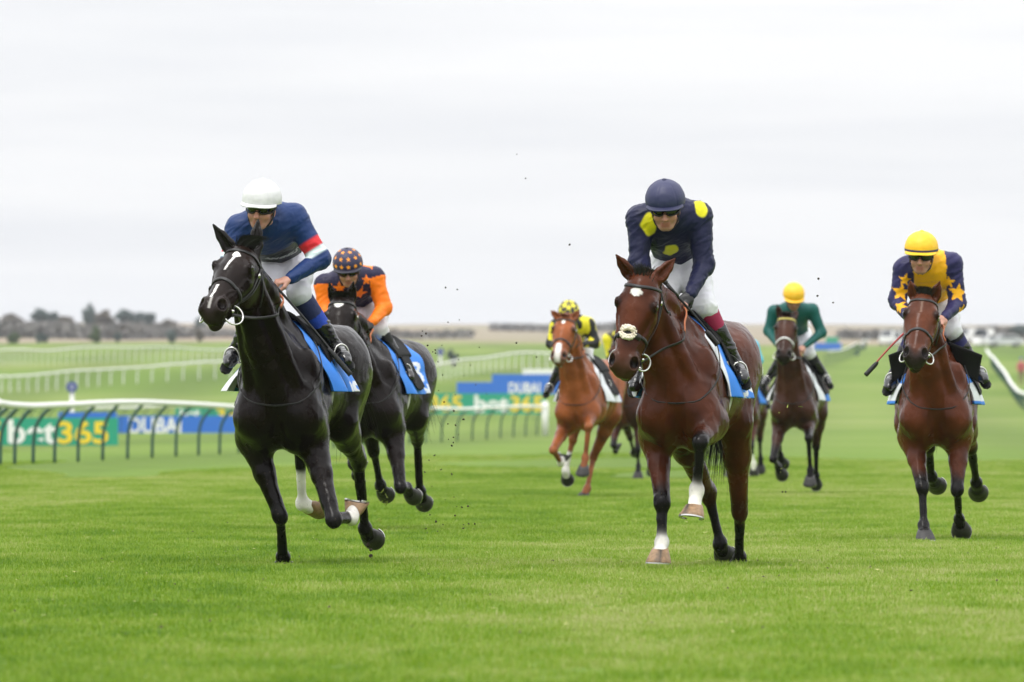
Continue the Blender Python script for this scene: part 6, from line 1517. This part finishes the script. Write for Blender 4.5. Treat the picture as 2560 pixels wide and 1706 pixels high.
def build_course():
    build_ground(); build_grass()
    rail('running_rail', 'white running rail on curved green posts across the left', [(-9.5, 150.5), (-9.15, 157), (-6.56, 205), (-3.6, 260), (1.0, 345)], 41, M['rail_green'], end_post=True, seed=2)
    rail('running_rail', 'white rail rising to the right just behind the left green-posted rail', [(xu(-60, 330), 330), (xu(160, 350), 350), (xu(420, 400), 400), (xu(700, 455), 455)], 30, M['rail_green'], h=1.15, seed=5, sag=0.03, post_r=0.02)
    rail('running_rail', 'white wavy rail with white posts on the far side of the left turf', [(xu(-80, 556), 556), (xu(90, 558), 558), (xu(300, 572), 572), (xu(600, 584), 584), (xu(900, 582), 582), (xu(1060, 574), 574), (xu(1170, 590), 590), (xu(1290, 612), 612), (xu(1450, 612), 612)], 64, M['rail_white'], h=1.15, r=0.065, seed=7, sag=0.06, lean=0.1, post_r=0.045)
    rail('running_rail', 'faint farthest white rail along the upper left turf', [(xu(-80, 612), 612), (xu(140, 614), 614), (xu(420, 640), 640), (xu(700, 680), 680)], 50, M['rail_white'], h=1.15, r=0.055, seed=9, sag=0.05, lean=0.1, post_r=0.03)
    rail('running_rail', 'white running rail along the right edge of the course', [(xu(2700, 430), 430), (xu(2560, 508), 508), (xu(2512, 566), 566), (xu(2478, 626), 626)], 44, M['rail_green'], h=1.15, r=0.10, seed=4, sag=0.03, side=-1, post_r=0.05)
    rail('running_rail', 'distant green-posted rail on the left of the far straight', [(xu(2060, 640), 640), (xu(2130, 700), 700), (xu(2150, 850), 850), (xu(2165, 1000), 1000)], 40, M['rail_green'], h=1.1, r=0.05, seed=3, sag=0.03, post_r=0.025)
    W, Y = M['white'], M['board_yellow']
    board('green bet365 board with large white and yellow letters at the left', -90, 295, 1045, 1114, 250, M['teal'], [('bet', 20, 143, 1049, 1110, W), ('365', 145, 271, 1053, 1110, Y), ('5', -30, 2, 1053, 1110, Y)])
    board('blue DUBAI board beyond the left rail', 294, 690, 1040, 1087, 378, M['board_blue'], [('DUBAI', 322, 453, 1044, 1085, W)])
    board('blue board edge showing above the left bet365 board', 146, 292, 1031, 1075, 300, M['board_blue'])
    board('green bet365 board peeping over the blue DUBAI board', 438, 680, 1020, 1060, 440, M['teal'], [('bet', 450, 500, 1020, 1050, W), ('365', 540, 620, 1020, 1050, Y)])
    board('green bet365 board between the black and chestnut horses', 1000, 1362, 984, 1036, 470, M['teal'], [('365', 1072, 1155, 988, 1030, Y), ('bet', 1186, 1272, 988, 1032, W), ('365', 1276, 1358, 990, 1030, Y)])
    board('long low blue board above the middle bet365 board', 1142, 1240, 956, 986, 520, M['board_blue'])
    board('blue DUBAI board left of the chestnut horse', 1230, 1420, 936, 986, 515, M['board_blue'], [('DUBAI', 1272, 1350, 957, 984, W)])
    board('small white board above the blue DUBAI board', 1306, 1392, 923, 942, 560, M['white'])
    # course furlong markers: blue disc on a white post
    for u, v, D, lab in ((180, 968, 330, 'blue disc marker on a white post behind the left rail'), (1101, 880, 640, 'small blue and white marker post right of the dark horse')):
        c = P(u, v, D); gz = float(ground_z(c[0], c[1])); root = empty('marker_post', lab, 'sign', 'course markers', loc=(c[0], c[1], gz)); r = 13.5/FPX*D if u < 500 else 9/FPX*D
        tube('post', np.array([A(c[0], c[1], gz-0.1), c-A(0, 0, r*0.6)]), r*0.42, M['white'], root, seg=10)
        c = c-A(0, r*0.42+0.05, 0); V, Fc = tube_geo(np.array([c+A(0, 0.03, 0), c-A(0, 0.03, 0)]), r, 28); mesh_obj('disc', V, Fc, plain('marker_blue', (0.012, 0.030, 0.26), 0.5), root, smooth=False)
        place_text('numeral', '2', c+A(-r*0.3, -0.036, -r*0.45), A(1, 0, 0), A(0, 0, 1), r*0.6, r*0.9, M['white'], root)
    # bushes and trees
    i = 0
    for u, D, w, h, kind, lab in ((33, 1080, 46, 40, 'leaf_mid', 'wide green bush at the far left edge'), (97, 1090, 26, 34, 'leaf_dark', 'dark small bush beside the far left bush'), (110, 985, 30, 22, 'leaf_dark', 'low round bush on the grass edge at far left'),
            (238, 1080, 36, 46, 'leaf_mid', 'tall olive bush left of the middle of the tan field'), (293, 1090, 24, 34, 'leaf_dark', 'small dark bush right of the tall olive bush'), (430, 1080, 36, 40, 'leaf_dark', 'dark green rounded bush nearest the black horse'), (497, 1100, 30, 34, 'leaf_brown', 'brownish bush just left of the black horse')):
        tree(lab, u, D, w, h, kind=kind, bush=True, seed=i); i += 1
    for u, D, w, h, kind, lab in ((25, 1650, 110, 50, 'leaf_brown', 'round brownish tree on the skyline at the left edge'), (104, 1640, 86, 74, 'leaf_dark', 'tall dome-shaped dark tree on the left skyline'), (160, 1660, 90, 50, 'leaf_brown', 'brown tree right of the dome-shaped tree'), (222, 1640, 46, 78, 'leaf_dark', 'narrow upright dark tree on the left skyline'),
            (262, 1660, 80, 58, 'leaf_brown', 'tree just right of the narrow dark tree'), (318, 1640, 74, 74, 'leaf_dark', 'tall tree in the middle of the left wood'), (362, 1640, 80, 66, 'leaf_dark', 'broad tree on the right shoulder of the left wood'), (410, 1650, 90, 40, 'leaf_brown', 'low brown tree where the left wood slopes down'), (500, 1900, 40, 40, 'leaf_dark', 'small dark tree behind the black horse\'s muzzle'),
            (2552, 1500, 60, 46, 'leaf_dark', 'dark round tree at the right edge of the picture')):
        tree(lab, u, D, w, h, kind=kind, seed=i); i += 1
    wood_belt('far_wood', 'grey-brown wood along the far left rise', [(xu(-120, 1560), 1560, 0.9), (xu(120, 1580), 1580, 1.05), (xu(330, 1600), 1600, 1.0), (xu(480, 1640), 1640, 0.6), (xu(640, 1700), 1700, 0.4)], 4.8, 50, M['leaf_wood'], 3, 9000, 0.9)
    wood_belt('far_hedge', 'dark hedge at the top of the central field', [(xu(1225, 2300), 2300, 1), (xu(1700, 2350), 2350, 0.9)], 3.2, 20, M['leaf_wood'], 5, 2200, 0.9)
    wood_belt('far_hedge', 'low hedge behind the dark horse', [(xu(980, 1500), 1500, 0.7), (xu(1180, 1550), 1550, 0.4)], 3.2, 60, M['leaf_wood'], 6, 1600, 0.9)
    wood_belt('far_hedge', 'dark hedge running behind the far right horse', [(xu(2100, 1600), 1600, 0.8), (xu(2300, 1600), 1600, 0.9), (xu(2600, 1620), 1620, 1.0)], 3.0, 20, M['leaf_wood'], 8, 3500, 0.8)
    tree('dark square bush beside the small marker post', 1131, 640, 36, 42, kind='leaf_dark', bush=True, seed=2)

    car('white van on the right behind the far right jockey', 2440, 1180, 0.5, (0.75, 0.76, 0.76), L=5.0, tall=2.1)
    car('rounded white car parked nearest the right rail', 2478, 1060, 0.35, (0.78, 0.78, 0.77), L=4.4, tall=1.6)
    car('pale grey car parked furthest right', 2512, 980, 0.2, (0.55, 0.56, 0.58), L=4.3, tall=1.4)
    car('white van on the left of the far straight', 2226, 1150, 1.2, (0.72, 0.74, 0.72), L=4.6, tall=2.0)
    board('distant blue board right of the jockey in green', 2036, 2104, 858, 878, 950, M['board_blue'])
    board('distant teal board above the blue one right of the jockey in green', 2064, 2096, 843, 857, 1000, M['teal'])
    bystander('person in a blue cap and red top standing at the right edge', 2553, 560, (0.42, 0.09, 0.10), (0.22, 0.15, 0.10))
    flying_turf(); turf_debris()
# ------------------------------------------------------------------ build everything
build_course()
for k in ('bay', 'black', 'right', 'second', 'chestnut', 'green', 'hidden', 'blue'): make(k)
extras()
# haze: one box of thin even air round the camera and the whole course
def build_haze(dens):
    x, y0, y1, z0, z1 = 5200, -120, 15600, -3, 90
    V = [(sx*x, y, z) for z in (z0, z1) for y in (y0, y1) for sx in (-1, 1)]
    o = mesh_obj('haze', V, [(0, 2, 3, 1), (4, 5, 7, 6), (0, 1, 5, 4), (2, 6, 7, 3), (0, 4, 6, 2), (1, 3, 7, 5)], bpy.data.materials.new('haze_air'), smooth=False)
    m = o.data.materials[0]; m.use_nodes = True; n = m.node_tree.nodes; l = m.node_tree.links
    for q in list(n): n.remove(q)
    out = n.new('ShaderNodeOutputMaterial'); pv = n.new('ShaderNodeVolumePrincipled'); pv.inputs['Color'].default_value = (0.90, 0.94, 1.0, 1); pv.inputs['Density'].default_value = dens
    l.new(pv.outputs[0], out.inputs['Volume']); o['kind'] = 'stuff'; o['label'] = 'thin pale haze over the far fields'
build_haze(0.00008)
